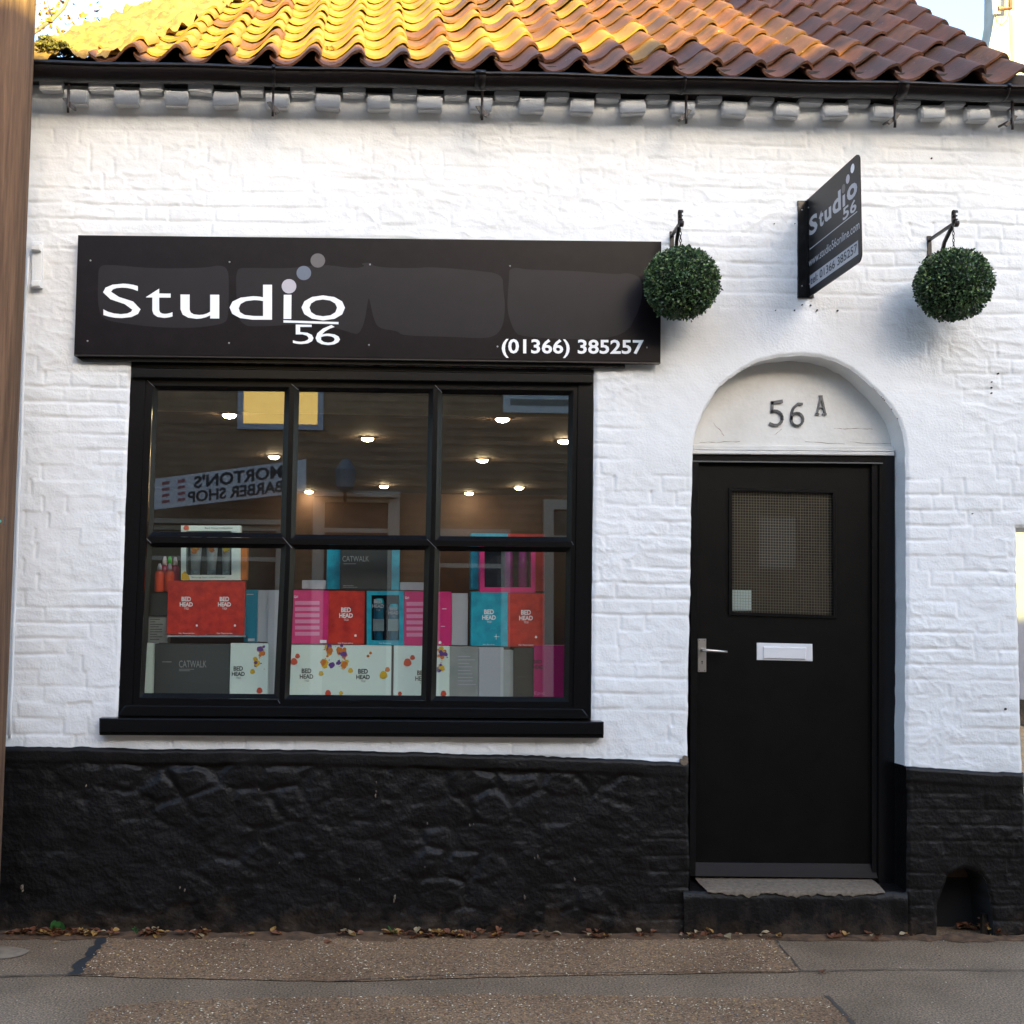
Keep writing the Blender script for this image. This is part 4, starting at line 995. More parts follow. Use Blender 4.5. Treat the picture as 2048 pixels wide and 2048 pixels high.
for k,(bpx_,bpy_,word,wallx,ptop) in enumerate(((1363,566,'left','at the right end of the long shop sign',1343),(1907,569,'right','on the far right of the wall past the projecting sign',1857))):
    YB=-.245; c=P(bpx_,bpy_,YB)
    nm=('round green topiary ball hanging '+wallx) if False else None
    t=empty('topiary_ball',c,'round clipped green topiary ball hanging '+('overlapping the end of the long shop sign' if k==0 else 'at the right of the projecting sign'),'topiary ball','topiary balls hung on iron brackets')
    o=link('foliage',bm_,t,(0,0,0)); o['kind']='stuff'; link('core',corem,t,(0,0,0)); o.rotation_euler=(0.2*k,0.1,2.1*k)
    xw=P(ptop,470,0).x
    end=P(1360 if k==0 else 1908,455,YB)
    ch=link('chain',chain_mesh(end.z-c.z-.158),t,Vector((c.x*.4+end.x*.6,YB,end.z-.004))-c)
    b=empty('hanging_bracket',(xw,0,end.z-.05),'black wrought iron scroll bracket holding the '+('topiary ball next to the long shop sign' if k==0 else 'rightmost topiary ball'),'bracket','iron brackets holding topiary balls')
    mb=MB(); zt_=P(ptop,464 if k==0 else 473,0).z; mb.box((xw-.010,-.010,zt_-.28),(xw+.010,-.001,zt_)); mb.build('wall_strap',M['iron'],b)
    E=Vector((end.x,YB,end.z+.02)); A0=Vector((xw,-.008,zt_-.02))
    def bar(mb,p,q,wd=.008,th=.005,n=6):
        d=(q-p).normalized(); s_=d.cross(Vector((0,0,1))).normalized()*wd; u_=s_.cross(d).normalized()*th
        mb.hexa([p-s_-u_,p+s_-u_,p+s_+u_,p-s_+u_,q-s_-u_,q+s_-u_,q+s_+u_,q-s_+u_])
    mb=MB(); bar(mb,A0,E); mb.build('arm',M['iron'],b)
    mb=MB(); mid=A0+(E-A0)*.62+Vector((0,0,-.06)); A1=Vector((xw,-.008,zt_-.24)); pp=[E+Vector((0,.02,-.01)),E+(A1-E)*.35+Vector((0,.01,.015)),E+(A1-E)*.7+Vector((0,-.02,.0)),A1]
    for i in range(3): bar(mb,pp[i],pp[i+1])
    mb.build('brace',M['iron'],b)
    # scroll end: upper curl and lower hook
    def curl(cen,rad,t0,t1,shr):
        q=[cen+Vector((0,rad*(1-shr*i/12)*math.cos(t0+(t1-t0)*i/12),rad*(1-shr*i/12)*math.sin(t0+(t1-t0)*i/12))) for i in range(13)]
        dirx=(E-A0).normalized(); 
        mb=MB(); vs=[]
        for p_ in q: vs+=[p_+Vector((-.010,0,0)),p_+Vector((.010,0,0))]
        mb.add(vs,[(2*i,2*i+1,2*i+3,2*i+2) for i in range(12)]); o=mb.build('scroll',M['iron'],b,smooth=True); md=o.modifiers.new('s','SOLIDIFY'); md.thickness=.005; md.offset=0
    curl(E+Vector((0,-.012,.048)),.016,-math.pi*.6,math.pi*1.1,.45)
    curl(E+Vector((0,-.020,-.005)),.020,math.pi*.5,-math.pi*1.2,.4)
    mb=MB(); bar(mb,E+Vector((0,0,-.01)),E+Vector((0,.002,.045)),.009,.005); mb.build('neck',M['iron'],b)

# ------------------------------------------------------------------ wooden pole at the left
pp=[]; 
PY=-.32; pr=[]
xe0,xe1=P(70,0,PY),P(2,1650,PY)
mb=MB(); rows=26
for i in range(rows+1):
    z=-.3+i*(5.6/ rows); pp.append(z)
vs=[]; nn=72
for i,z in enumerate(pp):
    t=(z-xe1.z)/(xe0.z-xe1.z); xe=xe1.x+(xe0.x-xe1.x)*t; r=.150-.004*z
    for k in range(nn):
        a=2*math.pi*k/nn; rr=r+.0018*math.sin(a*11+1)+.0022*mnoise.noise(Vector((math.cos(a)*9,math.sin(a)*9,z*.5)))
        vs.append((xe-r+rr*math.cos(a),PY+rr*math.sin(a),z))
mb.add(vs,[(i*nn+k,i*nn+(k+1)%nn,(i+1)*nn+(k+1)%nn,(i+1)*nn+k) for i in range(rows) for k in range(nn)])
pole=empty('utility_pole',(xe1.x-.15,PY,0),'tall weathered brown wooden pole at the left edge in front of the wall','pole')
mb.build('shaft',M['wood'],pole,smooth=True)
M['teal']=mat('teal_tag',(.05,.5,.45),.4)
pz=P(2,1043,PY-.12); mb=MB(); mb.lathe([(.006,0),(.005,-.004)],(pz.x,PY-.135,pz.z),'y',8); mb.build('tag',M['teal'],pole)
mb=MB(); mb.tube([(pz.x+.02,PY-.135,pz.z+.02),(pz.x+.022,PY-.15,pz.z-.02)],.003,5); mb.build('nail',M['iron'],pole)

# ------------------------------------------------------------------ shop interior
ix0,ix1,iy1,iz0,iz1=XL+.25,cx-.3,5.6,.25,xz(0,775)[1]+.06
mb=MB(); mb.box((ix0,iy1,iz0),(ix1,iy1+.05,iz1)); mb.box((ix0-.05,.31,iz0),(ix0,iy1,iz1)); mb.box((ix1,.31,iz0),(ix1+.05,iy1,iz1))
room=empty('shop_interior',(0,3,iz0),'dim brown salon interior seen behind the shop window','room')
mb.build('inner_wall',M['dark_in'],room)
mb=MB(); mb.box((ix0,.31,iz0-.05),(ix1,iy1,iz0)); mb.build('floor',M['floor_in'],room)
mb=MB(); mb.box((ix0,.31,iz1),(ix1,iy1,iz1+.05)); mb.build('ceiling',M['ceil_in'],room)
mb=MB(); b0=P(300,820,.36); mb.box((ix0,.36,b0.z),(ix1,.40,iz1)); mb.build('olive_strip',M['strip_in'],room)  # olive strip across the room behind the top of the panes
# downlights
HL=iz1-CAM.z
M['lamp']=emis('lamp_glow',(1.0,.74,.42),38); M['lampring']=mat('lamp_ring',(.55,.3,.12),.3,metal=.8)
m1=MB(); m1.lathe([(.052,0),(.052,-.008),(.040,-.010)],(0,0,0),'z',24); r1=m1.mesh('trim_ring',M['lampring'],True)
m2=MB(); m2.lathe([(.038,-.009),(.036,-.016),(.026,-.024),(.010,-.028)],(0,0,0),'z',20); r2=m2.mesh('bulb',M['lamp'],True)
lamps=[(459,831,'leftmost and nearest, high in the upper left pane'),(1005,839,'largest, in the upper right pane'),(735,878,'highest in the middle pane'),(1128,883,'cut by the right edge of the upper right pane'),(548,914,'beside the first mullion in the upper left pane'),(965,921,'middle height in the upper right pane'),(768,973,'lower right in the upper middle pane'),(1038,976,'low and right in the upper right pane'),(618,984,'lower left in the upper middle pane'),(938,987,'lowest in the upper right pane')]
for px,py,wd in lamps:
    d=ray(px,py); t=(iz1-.012-CAM.z)/d.z; p=CAM+d*t
    if p.y>iy1-.05 or p.y<.45:
        t=(iy1-.3-CAM.y)/d.y if p.y>iy1-.05 else (.5-CAM.y)/d.y; p=CAM+d*t
    o=empty('downlight',(p.x,p.y,min(p.z,iz1-.012)+.012),'glowing warm round ceiling spotlight, '+wd,'ceiling light','recessed ceiling spotlights in the shop')
    link('trim_ring',r1,o,(0,0,0)); link('bulb',r2,o,(0,0,0))
    print('lamp',px,py,[round(c_,2) for c_ in p])

# ------------------------------------------------------------------ window display
BY=.26                                                    # front faces of the stacked boxes
def cm(name,c,**k): M[name]=mat(name,c,**k); return M[name]
cm('box_red',(.62,.038,.018),rough=.35,col2=(.42,.018,.012),vs=22,detail=3)
cm('box_pink',(.72,.025,.19),rough=.35,col2=(.62,.02,.16),vs=12)
cm('box_pinkl',(.75,.25,.42),rough=.4)
cm('box_teal',(.012,.40,.52),rough=.35,col2=(.006,.27,.38),vs=20,detail=3)
cm('box_dteal',(.005,.18,.27),rough=.35)
cm('box_white',(.70,.80,.72),rough=.4)
cm('box_dark',(.040,.040,.036),rough=.4)
cm('box_dgrey',(.062,.064,.058),rough=.4)
cm('box_grey',(.30,.31,.29),rough=.45,col2=(.24,.25,.24),vs=10)
cm('box_lgrey',(.42,.43,.45),rough=.5)
cm('box_mag',(.48,.010,.14),rough=.3)
cm('ink_white',(.85,.85,.85),rough=.5); cm('ink_black',(.03,.03,.03),rough=.5); cm('ink_grey',(.32,.32,.30),rough=.5)
cm('sp_or',(.60,.17,.02),rough=.4); cm('sp_ye',(.68,.42,.02),rough=.4); cm('sp_pu',(.13,.05,.25),rough=.4); cm('sp_re',(.60,.07,.03),rough=.4)
cm('bottle_or',(.8,.09,.03),rough=.2); cm('bottle_pk',(.35,.02,.07),rough=.2); cm('cap_w',(.55,.5,.52),rough=.25); cm('cap_g',(.03,.55,.03),rough=.3)
cm('tube_w',(.55,.53,.48),rough=.3); cm('tube_g',(.35,.40,.38),rough=.3); cm('tube_pk',(.50,.015,.22),rough=.25); cm('dark_hollow',(.025,.02,.02),rough=.8); cm('aqua',(.02,.62,.68),rough=.25)
cm('acetate_edge',(.35,.36,.36),rough=.2)
def carton(q,m,label,group=None,y=BY,depth=.075,hollow=None):
    """q TL..BR rectangle in px (x0,y0,x1,y1)"""
    x0,y0,x1,y1=q; c_=P((x0+x1)/2,y1,y+depth/2)
    e=empty('display_box',c_,label,'box',group)
    a,b=P(x0,y0,y),P(x1,y1,y)
    if not hollow:
        bm=bmesh.new(); bmesh.ops.create_cube(bm,size=1)
        for v in bm.verts: v.co=Vector(((a.x+b.x)/2+v.co.x*(b.x-a.x-.001),y+depth/2+v.co.y*depth,(a.z+b.z)/2+v.co.z*(a.z-b.z-.001)))
        bmesh.ops.bevel(bm,geom=list(bm.edges),offset=.0012,segments=1,affect='EDGES')
        me=bpy.data.meshes.new('carton'); bm.to_mesh(me); bm.free(); me.materials.append(M[m]); link('carton',me,e)
    else:
        hx0,hy0,hx1,hy1=hollow; mb=MB()
        for r_ in ((x0,y0,x1,hy0),(x0,hy1,x1,y1),(x0,hy0,hx0,hy1),(hx1,hy0,x1,hy1)): mb.rect(*r_,y,y+depth)
        mb.build('carton',M[m],e)
        mb=MB(); mb.rect(x0,y0,x1,y1,y+depth,y+depth+.003); mb.build('back_panel',M['dark_hollow'],e)
        mb=MB(); mb.rect(hx0,hy0,hx1,hy1,y+.002,y+.0025); mb.build('clear_window',M['glass_door'],e)
    return e
def printed(e,fn,m,name='print'):
    mb=MB(); fn(mb); mb.build(name,M[m] if isinstance(m,str) else [M[x] for x in m],e)
def slabtext(mb,cx_,cy_,y,w_=26,h_=9,gap=10.5,sub='TIGI'):
    sc_=w_/26
    put_text(mb,'BED',R4(cx_-w_*.36,cy_-h_-1.5*sc_,cx_+w_*.36,cy_-1.5*sc_),y,.03); put_text(mb,'HEAD',R4(cx_-w_*.5,cy_+.5*sc_,cx_+w_*.5,cy_+h_),y,.03)
    # typewriter feet on the letters
    for yy in (cy_-h_-1.8,cy_-1.8,cy_+.2,cy_+h_-.4):
        pass
    put_text(mb,sub,R4(cx_-w_*.17,cy_+h_+2,cx_+w_*.17,cy_+h_+6),y,0)
PT=BY-.0012
def splash(mb,cx_,cy_,s,y=PT,seed=0,cols=(0,0,1,2)):
    r=random.Random(seed)
    for k in range(int(26*s)):
        a=r.uniform(0,6.28); d=abs(r.gauss(0,15*s)); rr=(r.uniform(2.6,6.5) if d<16*s else r.uniform(.6,1.8)); n=10; p=P(cx_+d*math.cos(a)*.75,cy_+d*math.sin(a)*1.1,y-.00004*k)
        mb.add([(p.x+rr/417*r.uniform(.75,1.2)*math.cos(2*math.pi*i/n),p.y,p.z+rr/417*r.uniform(.75,1.2)*math.sin(2*math.pi*i/n)) for i in range(n)],[tuple(range(n))],r.choice(cols))
def dot(mb,cx_,cy_,rad,mi,y=PT):
    n=14; p=P(cx_,cy_,y); mb.add([(p.x+rad/400*(1+.12*math.sin(5*i))*math.cos(2*math.pi*i/n),p.y,p.z+rad/400*math.sin(2*math.pi*i/n)) for i in range(n)],[tuple(range(n))],mi)
SPM=['sp_or','sp_ye','sp_pu','sp_re']
# bottom row
e=carton((290,1286,310,1398),'box_white','narrow pale box at the bottom left corner of the window',y=BY+.01)
e=carton((297,1232,336,1286),'box_grey','pale grey box with small print under the dark box at the left',y=BY+.012)
printed(e,lambda mb:[mb.rect(300,1238+i*5,300+random.uniform(10,30),1239.3+i*5,BY+.0105,BY+.0115) for i in range(9)],'ink_black')
e=carton((310,1287,457,1398),'box_dgrey','large dark grey box lettered CATWALK in the bottom left pane')
printed(e,lambda mb:(put_text(mb,'CATWALK',R4(358,1321,413,1335),PT,0),mb.rect(358,1338,388,1339,PT-.0002,PT),mb.rect(358,1341,380,1342,PT-.0002,PT),mb.rect(324,1323,343,1324.4,PT-.0002,PT)),'ink_grey')
e=carton((461,1286,535,1398),'box_white','white box with orange splashes beside the dark grey box in the bottom left pane','white boxes with paint splashes')
printed(e,lambda mb:slabtext(mb,476.5,1343,PT),'ink_black'); printed(e,lambda mb:(splash(mb,520,1298,.75,seed=2),splash(mb,512,1325,.5,seed=4,cols=(1,1,2)),dot(mb,505,1343,5,1),dot(mb,519,1381,6,3)),SPM,'splash_print')
e=carton((537,1180,556,1398),'box_lgrey','tall pale grey board standing beside the first mullion',y=BY+.05,depth=.01)
e=carton((516,1180,538,1284),'box_lgrey','short pale grey board behind the white splashed box at lower left',y=BY+.07,depth=.01)
W=[((560,1289,670,1398),613,1348,'leftmost of the three wide white splashed boxes in the bottom middle pane'),((670.5,1290,782,1398),726,1349,'middle of the three wide white splashed boxes in the bottom middle pane'),((788,1291,899,1398),844,1352,'rightmost wide white splashed box, crossing the second mullion')]
for (q,tx,ty_,lab) in W:
    e=carton(q,'box_white',lab,'white boxes with paint splashes'); printed(e,lambda mb:slabtext(mb,tx,ty_,PT,27,9.5),'ink_black')
    def f(mb,q=q,tx=tx):
        if tx<700: splash(mb,658,1303,.75,seed=7); splash(mb,650,1328,.5,seed=8,cols=(1,1,0)); splash(mb,664,1330,.3,seed=9,cols=(2,2)); dot(mb,588,1323,7,3); dot(mb,595,1312,5,3); dot(mb,642,1347,5,1); dot(mb,656,1386,6,3)
        elif tx<800: splash(mb,684,1303,.75,seed=10); splash(mb,690,1328,.5,seed=11,cols=(1,1,0)); splash(mb,677,1326,.3,seed=12,cols=(2,2)); dot(mb,767,1350,8,1); dot(mb,775,1339,5,0); dot(mb,736,1312,3,0); dot(mb,741,1306,3,0); dot(mb,682,1386,4,1); dot(mb,701,1341,5,1)
        else: dot(mb,815,1325,8,3); dot(mb,825,1315,5,3); splash(mb,884,1305,.75,seed=13); splash(mb,882,1335,.45,seed=14,cols=(1,1,2)); dot(mb,887,1387,6,3); dot(mb,800,1387,4,3)
    printed(e,f,SPM,'splash_print')
e=carton((900,1293,957,1398),'box_grey','grey box printed with lines of text at the bottom of the right pane',y=BY)
printed(e,lambda mb:[mb.rect(916,1312+i*7,916+random.uniform(22,36),1313.5+i*7,PT-.0002,PT) for i in range(9)],'box_lgrey')
e=carton((958,1294,1007,1398),'box_lgrey','pale grey box between the printed grey box and the dark box, bottom right pane',y=BY+.004)
e=carton((1007,1300,1027,1398),'box_grey','narrow olive grey box beside the dark box in the bottom right pane',y=BY+.008)
e=carton((1027,1295,1068,1398),'box_dark','narrow dark box beside the magenta box at the bottom right',y=BY)
printed(e,lambda mb:mb.rect(1034,1353,1052,1355,PT-.0002,PT),'box_dgrey')
e=carton((1068,1290,1140,1398),'box_mag','magenta box in the bottom right corner of the window',y=BY-.01)
printed(e,lambda mb:(put_text(mb,'BED',R4(1066,1320,1084,1327),BY-.0112,.03),put_text(mb,'HEAD',R4(1066,1330,1087,1338),BY-.0112,.03)),'ink_black')
printed(e,lambda mb:put_text(mb,'Epic',R4(1069,1383,1089,1391),BY-.0112,.0),'box_pinkl','corner_print')
# second row
for k,(x0,x1,lab) in enumerate(((336,411,'left of the two red boxes side by side in the bottom left pane'),(411.6,488,'right of the two red boxes side by side in the bottom left pane'))):
    e=carton((x0,1161,x1,1270),'box_red',lab,'red hair product boxes',y=BY-.03)
    t_=BY-.0312
    printed(e,lambda mb,c_=(x0+x1)/2,t_=t_:(slabtext(mb,c_-1,1204,t_),put_text(mb,'Hair Resurrection',R4(c_-16,1265,c_+15,1268),t_,.0),dot(mb,c_+20,1251,2.2,0,t_)),'ink_white')
mb=MB(); mb.rect(334,1270.5,492,1274,BY-.03,BY+.07); tag(mb.build('display_shelf',M['acetate_edge']),'thin clear shelf under the two red boxes at the lower left','shelf')
e=carton((489.5,1179,513,1285),'box_dteal','dark teal box half hidden behind the red boxes',y=BY+.03)
printed(e,lambda mb:(mb.rect(493,1188,507,1189.6,BY+.0285,BY+.029),mb.rect(496,1277,509,1282,BY+.0285,BY+.029)),'box_lgrey')
e=carton((302,1186,336,1232),'box_dark','small black box under the orange bottles at the left',y=BY+.0)
def backprint(x0,x1,y0,y1,t_,n=6):
    def f(mb):
        for i in range(n): yy=y0+22+i*(y1-y0-34)/n; mb.rect(x0+2,yy,x1-(x1-x0)*.25,yy+(y1-y0)/n*.42,t_-.0002,t_,0)
    return f
e=carton((574,1180,656,1288.5),'box_pink','bright pink box showing its printed back at the left of the middle pane','pink boxes',y=BY)
printed(e,backprint(588,656,1180,1288,PT),'box_pinkl'); printed(e,lambda mb:(put_text(mb,'Girl',R4(588,1191,596,1196),PT,.02),mb.rect(640,1280,653,1286,PT-.0002,PT)),'ink_white','title_print')
e=carton((657.5,1181,728.5,1289.5),'box_red','single red box between the pink box and the teal window box','red hair product boxes')
printed(e,lambda mb:(slabtext(mb,692,1226,PT,27,9.5),put_text(mb,'Hair Resurrection',R4(676,1284.5,706,1288),PT,0),dot(mb,711,1271,2.4,0)),'ink_white')
def twin(e,y):
    for cx_,ytop in ((757,1196),(787,1208)):
        p=P(cx_,1286,y+.035); T_=P(cx_,ytop,y+.035); H_=T_.z-p.z
        mb=MB(); mb.lathe([(.019,0),(.020,.01),(.024,H_*.45),(.027,H_*.85),(.020,H_*.97)],p,'z',16); mb.build('bottle',M['box_dteal'],e,smooth=True)
        mb=MB(); mb.lathe([(.0262,H_*.86),(.027,H_*.9),(.019,H_*.985),(.010,H_)],p,'z',16); mb.build('bottle_top',M['aqua'],e,smooth=True)
        mb=MB(); mb.rect(cx_-11,1238,cx_+11,1262,y+.006,y+.007); mb.build('bottle_label',M['tube_g'],e)
e=carton((733.5,1182,808,1290),'box_teal','teal window box holding two blue bottles in the middle pane','teal boxes',hollow=(743,1190,798,1281)); twin(e,BY)
printed(e,lambda mb:(slabtext(mb,756,1208,PT,23,8),slabtext(mb,787,1222,PT,20,7)),'acetate_edge'); printed(e,lambda mb:put_text(mb,'Hair Recovery',R4(758,1285,782,1288.5),PT,0),'ink_white','foot_print')
e=carton((809,1182,902,1291.5),'box_pink','wide bright pink box crossing the second mullion','pink boxes')
printed(e,backprint(811,872,1182,1290,PT),'box_pinkl'); printed(e,lambda mb:(put_text(mb,'Girl',R4(810,1193,818,1198),PT,.02),mb.rect(884,1217,893,1218.4,PT-.0002,PT),dot(mb,880,1285,3,0),mb.rect(882,1252,890,1253.2,PT-.0002,PT)),'ink_white','title_print')
e=carton((903.5,1186,935.5,1291),'box_lgrey','pale grey panel between the pink box and the teal box',y=BY+.03,depth=.02)
e=carton((942,1183,1015,1293),'box_teal','plain teal box beside a red box in the right pane','teal boxes')
printed(e,lambda mb:(slabtext(mb,978,1230,PT,27,9.5),put_text(mb,'Hair Recovery',R4(966,1287.5,989,1291),PT,0),dot(mb,992,1273,1.6,0),mb.rect(988,1273,999,1273.8,PT-.0002,PT),mb.rect(992,1268,992.8,1279,PT-.0002,PT)),'ink_white')
e=carton((1015.6,1186,1089,1294),'box_red','red box at the right of the plain teal box in the right pane','red hair product boxes')
printed(e,lambda mb:(slabtext(mb,1052,1231,PT,27,9.5),put_text(mb,'Hair Resurrection',R4(1037,1288,1067,1291.5),PT,0),dot(mb,1072,1274,2.4,0)),'ink_white')
# third row
e=carton((362,1051,481,1160),'box_white','white window box with three pale tubes on top of the red boxes at the left',None,y=BY-.02,hollow=(372,1062,463,1150))
for i,cx_ in enumerate((391,423,452)):
    p=P(cx_,1149,BY+.015); T_=P(cx_,1064,BY+.015); H_=T_.z-p.z; r=.028 if i<2 else .023
    mb=MB(); mb.lathe([(r*.75,0),(r*.78,.025),(r*.8,.026),(r,H_*.6),(r*.95,H_*.98)],p,'z',14); mb.build('tube',M['tube_w'],e,smooth=True)
    mb=MB(); mb.lathe([(r*.77,.0),(r*.8,.022)],p,'z',14); mb.build('tube_cap',M['tube_g'],e,smooth=True)
    printed(e,lambda mb:splash(mb,cx_,1098,.35,y=BY-.015,seed=20+i),SPM,'splash_print')
t_=BY-.0212
printed(e,lambda mb:(splash(mb,372,1056,.22,y=t_,seed=31,cols=(0,0,3)),mb.add([P(363,1160,t_),P(380,1160,t_),P(378,1152,t_),P(370,1142,t_),P(363,1148,t_)],[(0,1,2,3,4)],1)),SPM,'splash_print')
printed(e,lambda mb:(put_text(mb,'Strong hair conditioner',R4(383,1153,451,1157),t_,0),put_text(mb,'Bed Head collection',R4(410,1054,465,1058),t_,0)),'ink_black','small_print')
e=carton((482,1070,494,1160),'sp_or','narrow orange and gold box edge beside the tube set',y=BY-.01)
e=carton((654,1086,799,1180),'box_teal','wide teal box behind the dark CATWALK box, middle pane','teal boxes',y=BY+.04)
e=carton((681,1084,783,1180),'box_dark','dark box lettered CATWALK on top of the stack in the middle pane',y=BY-.0)
printed(e,lambda mb:(put_text(mb,'CATWALK',R4(685,1112,738,1123),PT,0),mb.rect(687,1127,712,1128,PT-.0002,PT),mb.rect(686,1171,707,1171.8,PT-.0002,PT),mb.rect(686,1174,715,1174.8,PT-.0002,PT)),'ink_grey')
e=carton((604,1160,652,1178.5),'box_lgrey','flat pale box lying behind the left pink box',y=BY+.03)
e=carton((800,1164,848,1180.5),'box_lgrey','flat pale box lying behind the wide pink box',y=BY+.03)
e=carton((942,1066,1015,1180),'box_teal','upright teal box whose top shows above the transom at the right','teal boxes',y=BY+.085)
e=carton((1016,1067,1089,1182),'box_red','upright red box whose top shows above the transom at the right','red hair product boxes',y=BY+.085)
e=carton((960,1090,1071,1185),'box_pink','pink window box with pink tubes on top of the teal and red boxes','pink boxes',y=BY-.0,hollow=(969,1093,1062,1174.5))
for cx_ in (1017,1045):
    p=P(cx_,1174,BY+.035); mb=MB(); mb.lathe([(.019,0),(.021,.01),(.021,.11),(.019,.19)],p,'z',14); mb.build('tube',M['tube_pk'],e,smooth=True)
p=P(1017,1108,BY+.035); mb=MB(); mb.lathe([(.014,0),(.012,.03)],p,'z',12); mb.build('green_cap',M['cap_g'],e,smooth=True)
# bottles at the left
for i,(x_,y1_,top,dep,bm2,cap,lab) in enumerate(((318,1184,1127,.03,'bottle_or','cap_w','front left orange bottle with clear cap in the left of the window'),(338,1184,1127,.03,'bottle_or','cap_w','front right orange bottle with clear cap beside the tube box'),(328,1184,1113,.10,'bottle_pk','cap_w','dark pink bottle with clear cap standing behind the orange ones'),(338,1184,1113,.16,'bottle_pk','cap_g','tallest bottle with bright green cap at the back'),(349,1184,1114,.10,'bottle_pk','cap_w','dark pink bottle half behind the tube box'))):
    p=P(x_,y1_,BY+dep); T_=P(x_,top,BY+dep); H_=T_.z-p.z; e=empty('bottle',p,lab,'bottle','bottles in the shop window')
    mb=MB(); mb.lathe([(.022,0),(.024,.006),(.024,H_*.62),(.020,H_*.72),(.010,H_*.76)],p,'z',16); mb.build('body',M[bm2],e,smooth=True)
    mb=MB(); mb.lathe([(.0125,H_*.755),(.0125,H_*.86),(.006,H_)],p,'z',14); mb.build('cap',M[cap],e,smooth=True)
# board the display stands on
mb=MB(); a=P(250,1398,BY); mb.box((wx0+.02,.10,a.z-.03),(wx1-.02,.62,a.z-.001)); tag(mb.build('window_board',M['cream']),'pale board inside the window that carries the stacked boxes','board')

# ------------------------------------------------------------------ ground
def sheet(pts,z,name,m,label=None):
    mb=MB(); mb.add([(a,b,z) for a,b in pts],[tuple(range(len(pts)))]); o=mb.build(name,m); o['kind']='structure'; return o
sheet([(-300,-300),(300,-300),(300,300),(-300,300)],-.13,'ground',M['road'])
mb=MB(); mb.box((-40,-3.4,-.2),(40,.25,0)); o=mb.build('pavement',M['tarmac']); tag(o,kind='structure')
mb=MB()
for i in range(44): x=-20+i*.915; mb.box((x+.005,-3.55,-.2),(x+.91,-3.405,.0))
o=mb.build('kerb',mat('kerb_stone',(.28,.26,.24),.8,var=.15)); tag(o,kind='structure')
mb=MB(); mb.box((-40,-12.2,-.2),(40,-9.9,.0)); o=mb.build('far_pavement',M['tarmac']); tag(o,kind='structure')
def ragged(pts,amp=.01,step=.03,sd=0):
    out=[]
    for i in range(len(pts)):
        a,b=Vector(pts[i]),Vector(pts[(i+1)%len(pts)]); n=max(1,int((b-a).length/step))
        for k in range(n):
            p=a.lerp(b,k/n); out.append((p.x+amp*mnoise.noise(Vector((p.x*13+sd,p.y*13,0))),p.y+amp*mnoise.noise(Vector((p.x*13,p.y*13+sd,9)))))
    return out
def g2(px,py): q=G(px,py); return (q.x,q.y)
def ext_g(a,b,yw): # extend line a->b to y=yw
    A_,B_=g2(*a),g2(*b); t=(yw-A_[1])/(B_[1]-A_[1]); return (A_[0]+(B_[0]-A_[0])*t,yw)
sp1=[g2(242,1845),g2(150,1952),g2(235,1956),g2(700,1965),g2(1000,1955),g2(1600,1945),g2(1528,1845)]
sheet(ragged(sp1,.014),.004,'chipped_tarmac',M['tarmac_sp'])
sp2=[g2(140,2090),g2(185,2020),g2(330,2003),g2(700,1994),g2(1000,1990),g2(1400,1996),g2(1655,1996),g2(1712,2048),ext_g((1655,1996),(1712,2048),-3.3),(g2(140,2090)[0]-.3,-3.3)]
sheet(ragged(sp2,.014,sd=3),.004,'chipped_tarmac',M['tarmac_sp'])
def seamline(pts,w_,m,name='tarmac_seam',z=.006,amp=.006):
    pts=[Vector((*g2(*p),0)) for p in pts]; q=[]
    for i in range(len(pts)-1):
        n=max(1,int((pts[i+1]-pts[i]).length/.02)); q+=[pts[i].lerp(pts[i+1],k/n) for k in range(n)]
    q.append(pts[-1]); mb=MB(); vs=[]
    for i,p in enumerate(q):
        d=(q[min(i+1,len(q)-1)]-q[max(i-1,0)]).normalized(); n=Vector((-d.y,d.x,0)); ww=w_*(1+.8*mnoise.noise(p*22)); jj=n*amp*mnoise.noise(p*9)
        vs+=[(p+jj-n*ww)+Vector((0,0,z)),(p+jj+n*ww)+Vector((0,0,z))]
    mb.add(vs,[(2*i,2*i+1,2*i+3,2*i+2) for i in range(len(q)-1)]); o=mb.build(name,m); tag(o,kind='structure')
seamline([(222,1862),(205,1885),(170,1925),(146,1951)],.022,M['crack'],amp=.03)
seamline([(-60,1957),(60,1953),(150,1952),(230,1950)],.005,M['seam'])
seamline([(1530,1850),(1562,1897),(1603,1944)],.004,M['seam'])
seamline([(1603,1944),(1800,1941),(2100,1943)],.004,M['seam'])
seamline([(650,1966),(900,1952),(1020,1950)],.003,M['seam'])
seamline([(1652,1994),(1680,2020),(1725,2075)],.009,M['seam'])
seamline([(1000,1950),(1300,1947),(1590,1945)],.002,M['seam'])
pc=g2(-20,1907); sheet(ragged([(pc[0]+.17*math.cos(t),pc[1]+.10*math.sin(t)) for t in np.linspace(0,6.28,20)[:-1]],.02),.0045,'concrete_patch',M['patch'])
